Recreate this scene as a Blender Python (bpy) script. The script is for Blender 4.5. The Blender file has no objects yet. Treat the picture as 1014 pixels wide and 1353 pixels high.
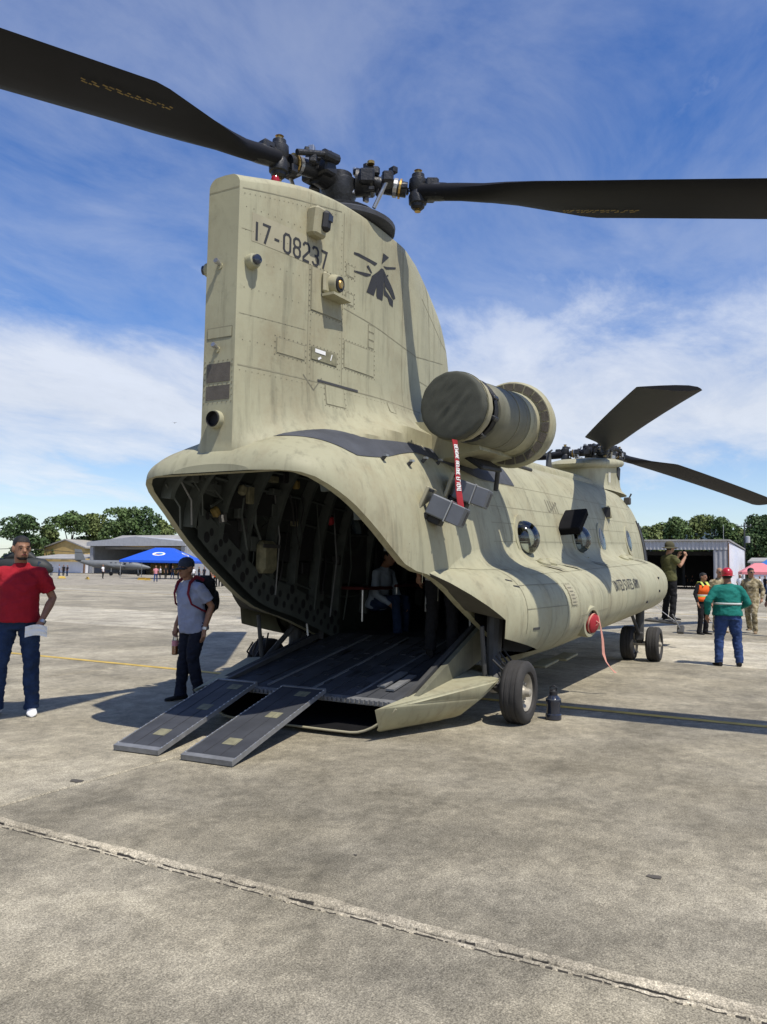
import bpy, bmesh, math, random
import numpy as np
from mathutils import Vector, Matrix, noise
random.seed(7); rng=np.random.default_rng(7)
scene=bpy.context.scene; COL=scene.collection
R_=math.radians
# ---------------- camera ----------------
CF=1044.308; CAMP=np.array([-6.89623,-4.32650,1.48584]); YAW,PIT,ROL=0.494754,0.0748546,0.0172177
FWD=np.array([math.cos(YAW)*math.cos(PIT),math.sin(YAW)*math.cos(PIT),math.sin(PIT)])
_rt=np.array([math.sin(YAW),-math.cos(YAW),0.]); _up=np.cross(_rt,FWD)
RGT=math.cos(ROL)*_rt+math.sin(ROL)*_up; UPV=-math.sin(ROL)*_rt+math.cos(ROL)*_up
cam=bpy.data.cameras.new('camera'); cam.sensor_fit='VERTICAL'; cam.sensor_height=36; cam.lens=CF/1353*36
cam.clip_start=.05; cam.clip_end=6000
co=bpy.data.objects.new('camera',cam); COL.objects.link(co); scene.camera=co
co.matrix_world=Matrix(((RGT[0],UPV[0],-FWD[0],CAMP[0]),(RGT[1],UPV[1],-FWD[1],CAMP[1]),(RGT[2],UPV[2],-FWD[2],CAMP[2]),(0,0,0,1)))
# ---------------- sun, sky ----------------
SUN=Vector((-.22,-.49,1.)).normalized()          # towards the sun
EL=math.asin(SUN.z); AZ=math.atan2(SUN.x,SUN.y)
sl=bpy.data.lights.new('sun','SUN'); sl.energy=5.0; sl.angle=R_(.53); sl.color=(1,.94,.835)
so=bpy.data.objects.new('sun',sl); COL.objects.link(so); so.rotation_euler=SUN.to_track_quat('Z','Y').to_euler(); so.location=(0,0,60)
scene.view_settings.view_transform='Standard'; scene.view_settings.look='None'
scene.view_settings.exposure=0; scene.view_settings.gamma=1; scene.view_settings.use_curve_mapping=False
W=bpy.data.worlds.new('World'); scene.world=W; W.use_nodes=True
def build_world():
    nt=W.node_tree; N=nt.nodes; L=nt.links; N.clear()
    def nd(t,**k):
        n=N.new(t)
        for a,b in k.items(): setattr(n,a,b)
        return n
    def mth(op,a,b=None,c=False):
        n=nd('ShaderNodeMath',operation=op); n.use_clamp=c
        for i,v in enumerate((a,b)):
            if v is None: continue
            if hasattr(v,'node'): L.new(v,n.inputs[i])
            else: n.inputs[i].default_value=v
        return n.outputs[0]
    def ramp(f,stops):
        n=nd('ShaderNodeValToRGB'); L.new(f,n.inputs[0]); e=n.color_ramp.elements
        e[0].position,e[0].color=stops[0][0],(*[stops[0][1]]*3,1); e[1].position,e[1].color=stops[-1][0],(*[stops[-1][1]]*3,1)
        for p,v in stops[1:-1]:
            q=e.new(p); q.color=(v,v,v,1)
        return n.outputs[0]
    sky=nd('ShaderNodeTexSky',sky_type='NISHITA'); sky.sun_disc=False; sky.sun_elevation=EL; sky.sun_rotation=AZ
    sky.altitude=200; sky.air_density=1.0; sky.dust_density=.6; sky.ozone_density=3.0
    hsv=nd('ShaderNodeHueSaturation'); hsv.inputs['Hue'].default_value=.512; hsv.inputs['Saturation'].default_value=1.26; hsv.inputs['Value'].default_value=1.95
    L.new(sky.outputs[0],hsv.inputs['Color'])
    tc=nd('ShaderNodeTexCoord'); sp=nd('ShaderNodeSeparateXYZ'); L.new(tc.outputs['Generated'],sp.inputs[0])
    x,y,z=sp.outputs
    zz=mth('ADD',mth('MAXIMUM',z,0.),.16)
    # cloud deck seen in perspective: direction over height, turned a little so the streaks lie along the wind
    u=mth('DIVIDE',x,zz); v=mth('DIVIDE',y,zz)
    cb=nd('ShaderNodeCombineXYZ'); L.new(u,cb.inputs[0]); L.new(v,cb.inputs[1])
    mp=nd('ShaderNodeMapping'); mp.inputs['Rotation'].default_value=(0,0,R_(35)); mp.inputs['Scale'].default_value=(.55,.95,1); mp.inputs['Location'].default_value=(3.1,1.7,0)
    L.new(cb.outputs[0],mp.inputs[0])
    def nz(scale,det,rough,dist,vec=mp.outputs[0]):
        n=nd('ShaderNodeTexNoise'); n.inputs['Scale'].default_value=scale; n.inputs['Detail'].default_value=det; n.inputs['Roughness'].default_value=rough; n.inputs['Distortion'].default_value=dist
        L.new(vec,n.inputs['Vector']); return n.outputs['Fac']
    big=nz(.6,5,.55,.3); fine=nz(2.6,10,.64,.3); wis=nz(3.0,9,.62,.45)
    # thick low band, thin cirrus above it
    band=ramp(z,[(0,.0),(.07,.06),(.13,.24),(.19,.34),(.24,.26),(.29,.11),(.38,.03),(.62,0),(1,0)])
    thick=mth('ADD',mth('ADD',mth('MULTIPLY',big,.45),mth('MULTIPLY',fine,.55)),band)
    a1=ramp(thick,[(0,0),(.58,0),(.66,.30),(.74,.75),(.84,1),(1,1)])
    a2=mth('MULTIPLY',ramp(mth('ADD',mth('MULTIPLY',wis,.6),mth('MULTIPLY',big,.4)),[(0,0),(.44,0),(.60,.5),(.8,.85),(1,1)]),.46)
    al=mth('MAXIMUM',mth('MULTIPLY',a1,.84),a2,True)
    hz=ramp(z,[(0,.42),(.08,.24),(.2,.05),(.3,.0),(1,0)])
    al=mth('MAXIMUM',al,hz,True)
    shade=ramp(mth('ADD',mth('MULTIPLY',fine,.7),mth('MULTIPLY',big,.3)),[(0,.80),(.40,.86),(.62,1.0),(1,1)])
    cc=nd('ShaderNodeMixRGB'); cc.blend_type='MULTIPLY'; cc.inputs[0].default_value=1; cc.inputs[1].default_value=(10.4,10.9,11.8,1); L.new(shade,cc.inputs[2])
    mx=nd('ShaderNodeMixRGB'); L.new(al,mx.inputs[0]); L.new(hsv.outputs[0],mx.inputs[1]); L.new(cc.outputs[0],mx.inputs[2])
    bg=nd('ShaderNodeBackground'); bg.inputs['Strength'].default_value=.08; L.new(mx.outputs[0],bg.inputs[0])
    o=nd('ShaderNodeOutputWorld'); L.new(bg.outputs[0],o.inputs[0])
build_world()
def at(px,py,depth):
    """a world point seen at photo pixel px,py at that depth: used once to survey where far things stand"""
    return CAMP+depth*(FWD+RGT*(px-507)/CF-UPV*(py-676.5)/CF)
# ---------------- materials ----------------
def mat(name,col,rough=.6,var=.12,scale=3.,metal=0,bump=0,bscale=60.,spec=.4,streak=0,grime=0,island=0,objrand=0,trans=0,emit=None,stain=None):
    m=bpy.data.materials.new(name); m.use_nodes=True; nt=m.node_tree; N=nt.nodes; L=nt.links
    b=N['Principled BSDF']; b.inputs['Roughness'].default_value=rough; b.inputs['Metallic'].default_value=metal; b.inputs['Specular IOR Level'].default_value=spec
    tc=N.new('ShaderNodeTexCoord'); vec=tc.outputs['Object']
    def nz(s,d=5,r=.6,v=vec):
        n=N.new('ShaderNodeTexNoise'); n.inputs['Scale'].default_value=s; n.inputs['Detail'].default_value=d; n.inputs['Roughness'].default_value=r; L.new(v,n.inputs['Vector']); return n.outputs['Fac']
    def remap(f,a,bb,c,d):
        n=N.new('ShaderNodeMapRange'); L.new(f,n.inputs[0])
        for i,vv in enumerate((a,bb,c,d)): n.inputs[i+1].default_value=vv
        return n.outputs[0]
    def mul(a,bv):
        n=N.new('ShaderNodeMath'); n.operation='MULTIPLY'; L.new(a,n.inputs[0])
        if hasattr(bv,'node'): L.new(bv,n.inputs[1])
        else: n.inputs[1].default_value=bv
        return n.outputs[0]
    f=remap(nz(scale),.3,.7,1-var,1+var)
    if streak:
        mp=N.new('ShaderNodeMapping'); mp.inputs['Scale'].default_value=(7,7,.7); L.new(vec,mp.inputs[0])
        f=mul(f,remap(nz(1.3,6,.65,mp.outputs[0]),.52,.78,1.,1-streak))
    if grime:
        f=mul(f,remap(nz(1.1,8,.68),.5,.75,1.,1-grime))
        f=mul(f,remap(nz(9,6,.7),.58,.8,1.,1-grime*.8))
    if island:
        g=N.new('ShaderNodeNewGeometry'); f=mul(f,remap(g.outputs['Random Per Island'],0,1,1-island,1+island))
    if objrand:
        g=N.new('ShaderNodeObjectInfo'); f=mul(f,remap(g.outputs['Random'],0,1,1-objrand,1+objrand))
    mx=N.new('ShaderNodeVectorMath'); mx.operation='SCALE'; mx.inputs[0].default_value=col[:3]; L.new(f,mx.inputs['Scale'])
    if stain:
        mp=N.new('ShaderNodeMapping'); mp.inputs['Scale'].default_value=(1.6,1.6,.8); L.new(vec,mp.inputs[0]); sm_=N.new('ShaderNodeMixRGB'); sm_.inputs[1].default_value=(*col,1); sm_.inputs[2].default_value=(*stain,1); L.new(mul(remap(nz(.9,9,.72,mp.outputs[0]),.48,.76,0,1.0),remap(nz(24,4,.6),.3,.7,.55,1.)),sm_.inputs[0]); L.new(sm_.outputs[0],mx.inputs[0])
    L.new(mx.outputs[0],b.inputs['Base Color'])
    if bump:
        bp=N.new('ShaderNodeBump'); bp.inputs['Strength'].default_value=bump; bp.inputs['Distance'].default_value=.02; L.new(nz(bscale,4),bp.inputs['Height']); L.new(bp.outputs[0],b.inputs['Normal'])
    if trans: b.inputs['Transmission Weight'].default_value=trans; b.inputs['IOR'].default_value=1.3
    return m
M={}
M['tan']=mat('sand_paint',(.362,.349,.236),.62,.14,2.2,streak=.42,grime=.30,spec=.3,bump=.22,bscale=2.6,stain=(.26,.215,.13))
M['tan2']=mat('sand_paint_patch',(.335,.31,.215),.65,.08,3,grime=.2,spec=.3)
M['seam']=mat('seam_dirt',(.235,.22,.15),.8,.25,6)
M['rivet']=mat('rivet_dirt',(.19,.175,.12),.7,.2,6)
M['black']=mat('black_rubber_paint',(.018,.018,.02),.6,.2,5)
M['blade']=mat('blade_black',(.008,.0085,.0112),.6,.2,2,spec=.18)
M['hub']=mat('hub_dark_metal',(.03,.031,.034),.42,.4,9,metal=.3,bump=.3,bscale=30)
M['steel']=mat('bare_steel',(.42,.42,.42),.35,.2,8,metal=.8)
M['gold']=mat('brass_bolt',(.5,.32,.1),.35,.2,8,metal=.9)
M['grey']=mat('grey_box_paint',(.115,.125,.145),.5,.12,5,grime=.15)
M['dgrey']=mat('dark_grey_panel',(.055,.055,.055),.6,.2,7)
M['brown']=mat('brown_grille',(.105,.092,.075),.6,.2,14,bump=.4,bscale=120)
M['walk']=mat('walkway_nonskid',(.055,.06,.072),.85,.25,4,grime=.25,bump=.3,bscale=150)
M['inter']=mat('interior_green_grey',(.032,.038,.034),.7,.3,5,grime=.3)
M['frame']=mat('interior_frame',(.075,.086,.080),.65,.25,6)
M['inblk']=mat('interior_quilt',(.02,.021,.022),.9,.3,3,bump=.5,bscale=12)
M['ramp']=mat('ramp_nonskid',(.035,.037,.042),.75,.3,4,grime=.3,bump=.4,bscale=120)
M['plank']=mat('ramp_plank',(.05,.053,.06),.65,.3,3,grime=.3,objrand=.25)
M['alu']=mat('worn_aluminium',(.22,.225,.23),.5,.2,12,metal=.3,grime=.25)
M['tyre']=mat('tyre_rubber',(.033,.031,.029),.8,.2,8,grime=.15)
M['rim']=mat('wheel_rim',(.34,.31,.25),.5,.2,8,metal=.2,grime=.3)
M['cover']=mat('olive_cover_fabric',(.066,.069,.056),.9,.06,4,bump=.2,bscale=250)
M['red']=mat('red_streamer_cloth',(.36,.022,.03),.7,.15,10)
M['pink']=mat('faded_ribbon',(.55,.26,.2),.8,.15,10)
M['white']=mat('white_paint',(.78,.78,.76),.5,.05,5)
M['label']=mat('worn_label',(.20,.19,.12),.7,.3,14)
M['mark']=mat('black_stencil',(.026,.027,.03),.7,.1,10)
M['markf']=mat('faded_stencil',(.17,.16,.115),.8,.2,10)
M['yellow']=mat('yellow_marking',(.21,.15,.045),.7,.3,10)
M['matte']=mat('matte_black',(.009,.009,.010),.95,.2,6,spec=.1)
M['cutface']=mat('dark_cut_panel',(.075,.07,.055),.8,.2,5,grime=.2)  # one even olive, darker than the sand paint around it
M['darksand']=mat('darkened_sand_paint',(.150,.148,.105),.6,.2,3,streak=.3,grime=.3)  # sand paint darkened with the blade's shadow on the nacelle; ramp wall shares it
M['seatred']=mat('dark_red_webbing',(.09,.014,.014),.8,.2,9)
M['redlens']=mat('red_lens',(.3,.01,.015),.15,.05,5,spec=.6)
M['lens']=mat('dark_lens',(.02,.025,.04),.08,.05,5,spec=.7)
M['glass']=mat('window_glass',(.02,.025,.03),.05,.05,5,spec=.8)
# bubble windows: clear acrylic
def glassy(name,rough,tint,alpha):
    m=bpy.data.materials.new(name); m.use_nodes=True; nt=m.node_tree; N=nt.nodes; N.clear(); L=nt.links
    g=N.new('ShaderNodeBsdfGlossy'); g.inputs['Roughness'].default_value=rough; t=N.new('ShaderNodeBsdfTransparent'); t.inputs[0].default_value=(*tint,1)
    lw=N.new('ShaderNodeFresnel'); lw.inputs[0].default_value=1.5
    ad=N.new('ShaderNodeMath'); ad.operation='ADD'; ad.inputs[1].default_value=alpha; L.new(lw.outputs[0],ad.inputs[0])
    mx=N.new('ShaderNodeMixShader'); L.new(ad.outputs[0],mx.inputs[0]); L.new(t.outputs[0],mx.inputs[1]); L.new(g.outputs[0],mx.inputs[2])
    o=N.new('ShaderNodeOutputMaterial'); L.new(mx.outputs[0],o.inputs[0]); return m
M['bubble']=glassy('clear_acrylic',.06,(.75,.8,.82),.06)
M['bottle']=glassy('clear_plastic',.1,(.85,.87,.86),.08)
# ---------------- mesh helpers ----------------
def link(o,parent=None):
    COL.objects.link(o)
    if parent is not None: o.parent=parent
    return o
def from_np(name,V,Fq,m,parent=None,smooth=False):
    me=bpy.data.meshes.new(name); me.from_pydata([tuple(v) for v in V],[],[tuple(f) for f in Fq]); 
    if m: me.materials.append(m)
    if smooth: me.polygons.foreach_set('use_smooth',[True]*len(me.polygons))
    me.update(); return link(bpy.data.objects.new(name,me),parent)
class MB:
    def __init__(s): s.v=[]; s.f=[]
    def add(s,V,F):
        k=len(s.v); s.v+= [tuple(float(c) for c in p) for p in V]; s.f+=[tuple(i+k for i in f) for f in F]; return s
    def box(s,c,d,rot=None,ch=0):
        hx,hy,hz=[q/2 for q in d]
        if ch:
            c0=min(ch,hx*.9,hy*.9,hz*.9); P=[]; bm=bmesh.new()
            bmesh.ops.create_cube(bm,size=1); bmesh.ops.scale(bm,vec=d,verts=bm.verts)
            bmesh.ops.bevel(bm,geom=bm.edges[:],offset=c0,segments=1,affect='EDGES')
            bm.verts.index_update(); V=[v.co.copy() for v in bm.verts]; F=[[v.index for v in f.verts] for f in bm.faces]; bm.free()
        else:
            V=[Vector((x,y,z)) for x in(-hx,hx) for y in(-hy,hy) for z in(-hz,hz)]; F=[(0,1,3,2),(4,6,7,5),(0,4,5,1),(2,3,7,6),(0,2,6,4),(1,5,7,3)]
        if rot is not None: V=[rot@p for p in V]
        c=Vector(c); return s.add([p+c for p in V],F)
    def tube(s,pts,rad,n=8,cap=True,sq=None):
        pts=[Vector(p) for p in pts]; rad=rad if hasattr(rad,'__len__') else [rad]*len(pts); V=[]; F=[]
        T0=(pts[1]-pts[0]).normalized(); ref=Vector((0,0,1)) if abs(T0.z)<.9 else Vector((1,0,0)); A=T0.cross(ref).normalized()
        for i,p in enumerate(pts):
            T=(pts[min(i+1,len(pts)-1)]-pts[max(i-1,0)]).normalized(); A=(A-T*A.dot(T)).normalized(); B=T.cross(A)
            r=rad[i]; ra,rb=(r if hasattr(r,'__len__') else (r,r))
            for k in range(n): a=2*math.pi*k/n; V.append(p+A*math.cos(a)*ra+B*math.sin(a)*rb)
        for i in range(len(pts)-1):
            for k in range(n): F.append((i*n+k,i*n+(k+1)%n,(i+1)*n+(k+1)%n,(i+1)*n+k))
        if cap: F.append(tuple(range(n))[::-1]); F.append(tuple((len(pts)-1)*n+k for k in range(n)))
        return s.add(V,F)
    def lathe(s,o,ax,prof,n=24,cap=True,wob=None):
        o=Vector(o); ax=Vector(ax).normalized(); ref=Vector((0,0,1)) if abs(ax.z)<.9 else Vector((1,0,0)); A=ax.cross(ref).normalized(); B=ax.cross(A); V=[];F=[]
        for i,(h,r) in enumerate(prof):
            for k in range(n):
                a=2*math.pi*k/n; rr=r; hh=h
                if wob: rr,hh=wob(i,a,r,h)
                V.append(o+ax*hh+(A*math.cos(a)+B*math.sin(a))*rr)
        for i in range(len(prof)-1):
            for k in range(n): F.append((i*n+k,(i+1)*n+k,(i+1)*n+(k+1)%n,i*n+(k+1)%n))
        if cap: F.append(tuple(range(n))); F.append(tuple((len(prof)-1)*n+k for k in range(n))[::-1])
        return s.add(V,F)
    def prism(s,poly,ext):
        n=len(poly); e=Vector(ext); P=[Vector(p) for p in poly]
        return s.add(P+[p+e for p in P],[tuple(range(n))[::-1],tuple(range(n,2*n))]+[(i,(i+1)%n,n+(i+1)%n,n+i) for i in range(n)])
    def quad(s,a,b,c,d): return s.add([a,b,c,d],[(0,1,2,3)])
    def grid(s,f,us,vs,flip=False):
        V=[f(u,v) for u in us for v in vs]; m=len(vs)
        F=[(i*m+j,(i+1)*m+j,(i+1)*m+j+1,i*m+j+1) for i in range(len(us)-1) for j in range(m-1)]
        if flip: F=[q[::-1] for q in F]
        return s.add(V,F)
    def build(s,name,m,parent=None,smooth=False,kind=None,fixn=True):
        o=from_np(name,s.v,s.f,m,parent,False)
        if fixn:
            bm=bmesh.new(); bm.from_mesh(o.data); bmesh.ops.recalc_face_normals(bm,faces=bm.faces); bm.to_mesh(o.data); bm.free()
        if smooth: sm(o,smooth if smooth is not True else 35)
        if kind: o['kind']=kind
        return o
def sm(o,ang=35):
    o.data.polygons.foreach_set('use_smooth',[True]*len(o.data.polygons))
    bm=bmesh.new(); bm.from_mesh(o.data); c=math.cos(R_(ang))
    for e in bm.edges:
        if len(e.link_faces)==2 and e.link_faces[0].normal.dot(e.link_faces[1].normal)<c: e.smooth=False
    bm.to_mesh(o.data); bm.free(); o.data.update()
def thing(name,label,cat,loc=(0,0,0),rz=0,group=None):
    o=bpy.data.objects.new(name,None); o.empty_display_size=.2; COL.objects.link(o); o.location=loc; o.rotation_euler=(0,0,rz)
    return tag(o,label,cat,group)
def tag(o,label,cat,group=None):
    o['label']=label; o['category']=cat
    if group: o['group']=group
    return o
def copy_part(o,parent,loc=None):
    c=o.copy(); COL.objects.link(c); c.parent=parent
    if loc is not None: c.location=loc
    for ch in o.children: copy_part(ch,c)
    return c
def lin(a,b,n): return [a+(b-a)*i/(n-1) for i in range(n)]
def Rz(a): return Matrix.Rotation(a,3,'Z')
def pch(xs, ys):
    xs=np.array(xs,float); ys=np.array(ys,float)
    h=np.diff(xs); d=np.diff(ys)/h; m=np.zeros(len(xs)); m[0]=d[0]; m[-1]=d[-1]
    for i in range(1,len(xs)-1):
        if d[i-1]*d[i]>0:
            w1=2*h[i]+h[i-1]; w2=h[i]+2*h[i-1]; m[i]=(w1+w2)/(w1/d[i-1]+w2/d[i])
    def f(x):
        x=min(max(float(x),xs[0]),xs[-1]); i=min(max(int(np.searchsorted(xs,x)-1),0),len(h)-1)
        t=(x-xs[i])/h[i]
        return ((2*t**3-3*t*t+1)*ys[i]+(t**3-2*t*t+t)*h[i]*m[i]+(-2*t**3+3*t*t)*ys[i+1]+(t**3-t*t)*h[i]*m[i+1])
    return f
_bx=[-1.90,-1.86,-1.78,-1.6,-1.32,-1.0,-.45,.24,.9,1.4,1.9,3,6,10.6,11.3,12.3,13.3,14.0,14.3]
B_W=pch(_bx,[.40,.62,.82,.97,1.05,1.11,1.17,1.22,1.24,1.25,1.25,1.25,1.25,1.25,1.18,1.0,.76,.48,.12])
B_T=pch(_bx,[2.34,2.42,2.50,2.60,2.72,2.82,2.95,3.05,3.09,3.10,3.12,3.16,3.26,3.42,3.42,3.25,2.75,2.15,1.75])
B_E=pch(_bx,[2.275,2.27,2.255,2.17,2.0,1.77,1.43,1.07,.90,.74,.60,.64,.73,.87,.9,.98,1.1,1.3,1.5])
B_N=pch(_bx,[2,2.1,2.2,2.2,2.25,2.3,2.4,2.5,2.55,2.6,2.6,2.6,2.6,2.6,2.5,2.3,2.1,2,2])
# the starboard lower edge is cut higher round the tail
B_ER=pch([-1.90,-1.86,-1.78,-1.6,-1.32,-1.0,-.45,-.25,.06,.52,.9,1.4,1.9,3,6,10.6,11.3,12.3,13.3,14.0,14.3],[2.275,2.27,2.255,2.17,2.03,1.82,1.50,1.475,1.38,1.16,.99,.78,.60,.64,.73,.87,.9,.98,1.1,1.3,1.5])
def body(x,t,off=0.):
    """t 0..1 from the starboard lower edge over the top to the port lower edge"""
    w=B_W(x)+off; zt=B_T(x)+off; ze=B_ER(x) if t<=.5 else B_E(x); n=B_N(x); a=math.pi*t
    c=math.cos(a); s=max(math.sin(a),0)
    return np.array([x,-math.copysign(abs(c)**(2/n),c)*w, ze+(zt-ze)*s**(2/n)])
# aft pylon
P_TE=-1.83
P_LE=pch([2.2,3.2,4.15,4.55,4.8,5.0,5.2,5.4],[2.9,2.72,2.54,2.33,2.0,1.6,1.1,.7])
P_H=pch([-1.83,-1.5,-1.15,-.6,.1,.8,1.6,2.2,2.9],[.165,.26,.34,.43,.50,.50,.42,.34,.28])
P_TOP=pch([0,.15,.25,.4,1],[4.83,4.98,5.05,5.09,5.09])
def pyl(a,v,off=0.):
    """right side: a 0..1 trailing edge to leading edge, v 0..1 base to top"""
    zt=P_TOP(a); z=2.2+(zt-2.2)*v
    xl=P_LE(z); x=P_TE+(xl-P_TE)*a
    xs=x if x<0 else x*2.62/xl
    h=P_H(xs)
    d=(xl-x)/.55
    if d<1: h*=math.sqrt(max(0,1-(1-d)**2))
    r=.10
    if z>zt-r: h*= .35+.65*math.sqrt(max(0,1-((z-(zt-r))/r)**2)) if z<zt-1e-6 else 0.0
    zb=2.45+.5*min(1,max(0,(x+1.83)/2.0))
    if x>-1.83: h+=.30*min(1,max(0,(x+1.95)/.6))*math.exp(-max(0,z-zb)/.13)*(1 if z<zb+1 else 0)
    return np.array([x,-(h+off),z])
# sponson (starboard)
S_W=pch([-.35,0,.65,1.6,2.5,8.85,9.3,9.65,9.8],[1.185,1.42,1.66,1.85,1.95,1.95,1.85,1.6,1.2])
S_K=pch([-.35,8.7,9.25,9.6,9.8],[1,1,.92,.7,.3])
def spn(x,v,off=0.):
    """v 0..1 from the top joint round the bulge to the bottom"""
    k=S_K(x); zc=1.0+.035*x; ht=.53*k; hb=(.58-.005*x)*k
    lo=-1.
    if x<.65: zl=1.02+(.65-x)*.565; lo=(zl-zc)/(ht if zl>zc else hb)
    elif x<1.6: zl=.84-(x-.65)*.19; lo=(zl-zc)/hb
    lo=max(-1,min(.999,lo)); n=2.3
    e=math.asin(math.copysign(abs(lo)**(n/2),lo)); a=math.pi/2+(e-math.pi/2)*v
    s=math.sin(a); c=max(0,math.cos(a))
    z=zc+(ht if s>0 else hb)*math.copysign(abs(s)**(2/n),s)
    return np.array([x,-(1.08+(S_W(x)-1.08+off)*c**(2/n)),z+off*s])
# ================= THE SETTING =================
def concrete(name,col,objr=.10,lite=1.):
    m=bpy.data.materials.new(name); m.use_nodes=True; nt=m.node_tree; N=nt.nodes; L=nt.links; b=N['Principled BSDF']
    b.inputs['Roughness'].default_value=.85; b.inputs['Specular IOR Level'].default_value=.25
    g=N.new('ShaderNodeNewGeometry'); P=g.outputs['Position']
    def mapped(sx,sy):
        mp=N.new('ShaderNodeMapping'); mp.inputs['Scale'].default_value=(sx,sy,1); L.new(P,mp.inputs[0]); return mp.outputs[0]
    def nz(s,d,r,v=P,dist=0):
        n=N.new('ShaderNodeTexNoise'); n.inputs['Scale'].default_value=s; n.inputs['Detail'].default_value=d; n.inputs['Roughness'].default_value=r; n.inputs['Distortion'].default_value=dist; L.new(v,n.inputs['Vector']); return n.outputs['Fac']
    def mr(f,a,bb,c,d):
        n=N.new('ShaderNodeMapRange'); L.new(f,n.inputs[0]); [setattr(n.inputs[i+1],'default_value',v) for i,v in enumerate((a,bb,c,d))]; return n.outputs[0]
    def mul(a,c):
        n=N.new('ShaderNodeMath'); n.operation='MULTIPLY'; L.new(a,n.inputs[0]); L.new(c,n.inputs[1]); return n.outputs[0]
    f=mr(nz(.5,7,.62,dist=.5),.36,.64,.74,1.2)
    f=mul(f,mr(nz(.55,6,.6,mapped(.35,1.6)),.35,.65,.86,1.12))       # broom and tyre streaks
    f=mul(f,mr(nz(1.7,9,.72,dist=.4),.40,.60,.84,1.16))
    f=mul(f,mr(nz(6,9,.75),.38,.62,.84,1.17))
    f=mul(f,mr(nz(1.1,9,.75,dist=1.2),.58,.78,1.,.66))                # damp, oily patches
    f=mul(f,mr(nz(14,5,.7),.3,.7,.78,1.22))
    f=mul(f,mr(nz(75,3,.7),.33,.67,.66,1.34))                         # sand grains
    f=mul(f,mr(nz(150,2,.6),.33,.67,.7,1.3))
    vo=N.new('ShaderNodeTexVoronoi'); vo.inputs['Scale'].default_value=48; L.new(P,vo.inputs['Vector'])
    f=mul(f,mr(vo.outputs['Distance'],.05,.22,1.35,1.))              # pale exposed pebbles
    v2=N.new('ShaderNodeTexVoronoi'); v2.inputs['Scale'].default_value=21; L.new(P,v2.inputs['Vector'])
    f=mul(f,mr(v2.outputs['Distance'],.03,.10,.6,1.))                # dark pits
    if objr:
        o=N.new('ShaderNodeObjectInfo'); f=mul(f,mr(o.outputs['Random'],0,1,1-objr,1+objr))
    hue=N.new('ShaderNodeMixRGB'); L.new(mr(nz(.8,5,.6),.35,.65,0,1),hue.inputs[0]); hue.inputs[1].default_value=(*col,1); hue.inputs[2].default_value=(col[0]*.97,col[1]*.985,col[2]*1.03,1)
    mx=N.new('ShaderNodeVectorMath'); mx.operation='SCALE'; L.new(hue.outputs[0],mx.inputs[0]); L.new(f,mx.inputs['Scale']); L.new(mx.outputs[0],b.inputs['Base Color'])
    bp=N.new('ShaderNodeBump'); bp.inputs['Strength'].default_value=.55; bp.inputs['Distance'].default_value=.006
    ad=N.new('ShaderNodeMath'); ad.operation='ADD'; L.new(nz(75,3,.7),ad.inputs[0]); L.new(nz(22,4,.6),ad.inputs[1]); L.new(ad.outputs[0],bp.inputs['Height']); L.new(bp.outputs[0],b.inputs['Normal'])
    return m
CC=(.285,.254,.184)
M['conc']=concrete('apron_concrete',CC); M['concl']=concrete('pale_apron_concrete',(.36,.325,.245)); M['concf']=concrete('far_apron_concrete',(.30,.268,.205),0)
M['crumb']=concrete('crumbled_joint_mortar',(.42,.37,.27),0)
M['grassm']=mat('dry_grass',(.09,.10,.045),.9,.3,.5)
M['jointdark']=mat('joint_dirt',(.05,.045,.037),.95,.3,9)
M['yline']=mat('worn_yellow_paint',(.52,.36,.075),.75,.2,6,grime=.45)
def sheet(name,x0,x1,y0,y1,z,m,kind=None,parent=None):
    o=MB().add([(x0,y0,z),(x1,y0,z),(x1,y1,z),(x0,y1,z)],[(0,1,2,3)]).build(name,m,parent,fixn=False)
    if kind: o['kind']=kind
    return o
sheet('ground',-1500,4500,-3000,3000,-.12,M['grassm'],'structure')
ap=sheet('apron',-60,150,-90,260,-.09,M['concf'],'structure')
sheet('joint_bed',-15.4,76.5,-14,46.2,-.08,M['jointdark'],None,ap)['kind']='stuff'
def build_slabs():
    JX,JY,SX,SY=-3.8,.1,5.7,4.6
    bm=MB(); gx,gy=SX-.016,SY-.016; e=.012
    P=[(-gx/2,-gy/2),(gx/2,-gy/2),(gx/2,gy/2),(-gx/2,gy/2)]
    V=[(x,y,-.1) for x,y in P]+[(x,y,-e*.6) for x,y in P]+[(x*(1-2*e/gx),y*(1-2*e/gy),0) for x,y in P]
    F=[(8,9,10,11)]+[(i,(i+1)%4,4+(i+1)%4,4+i) for i in range(4)]+[(4+i,4+(i+1)%4,8+(i+1)%4,8+i) for i in range(4)]
    for m in(M['conc'],M['concl']):
        proto=from_np('concrete_slab',V,F,m,ap); first=True
        for i in range(-2,14):
            if (i in(2,5,9))!=(m is M['concl']): continue
            for j in range(-3,10):
                o=proto if first else proto.copy()
                if not first: COL.objects.link(o)
                o.location=(JX+SX*(i+.5),JY+SY*(j+.5),0); first=False
                if i in(-1,0):      # the broken joint in the foreground is wider
                    c_=.036; o.scale=(1-c_/gx,1,1); o.location.x+=(c_/2 if i==0 else -c_/2)
build_slabs()
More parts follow.
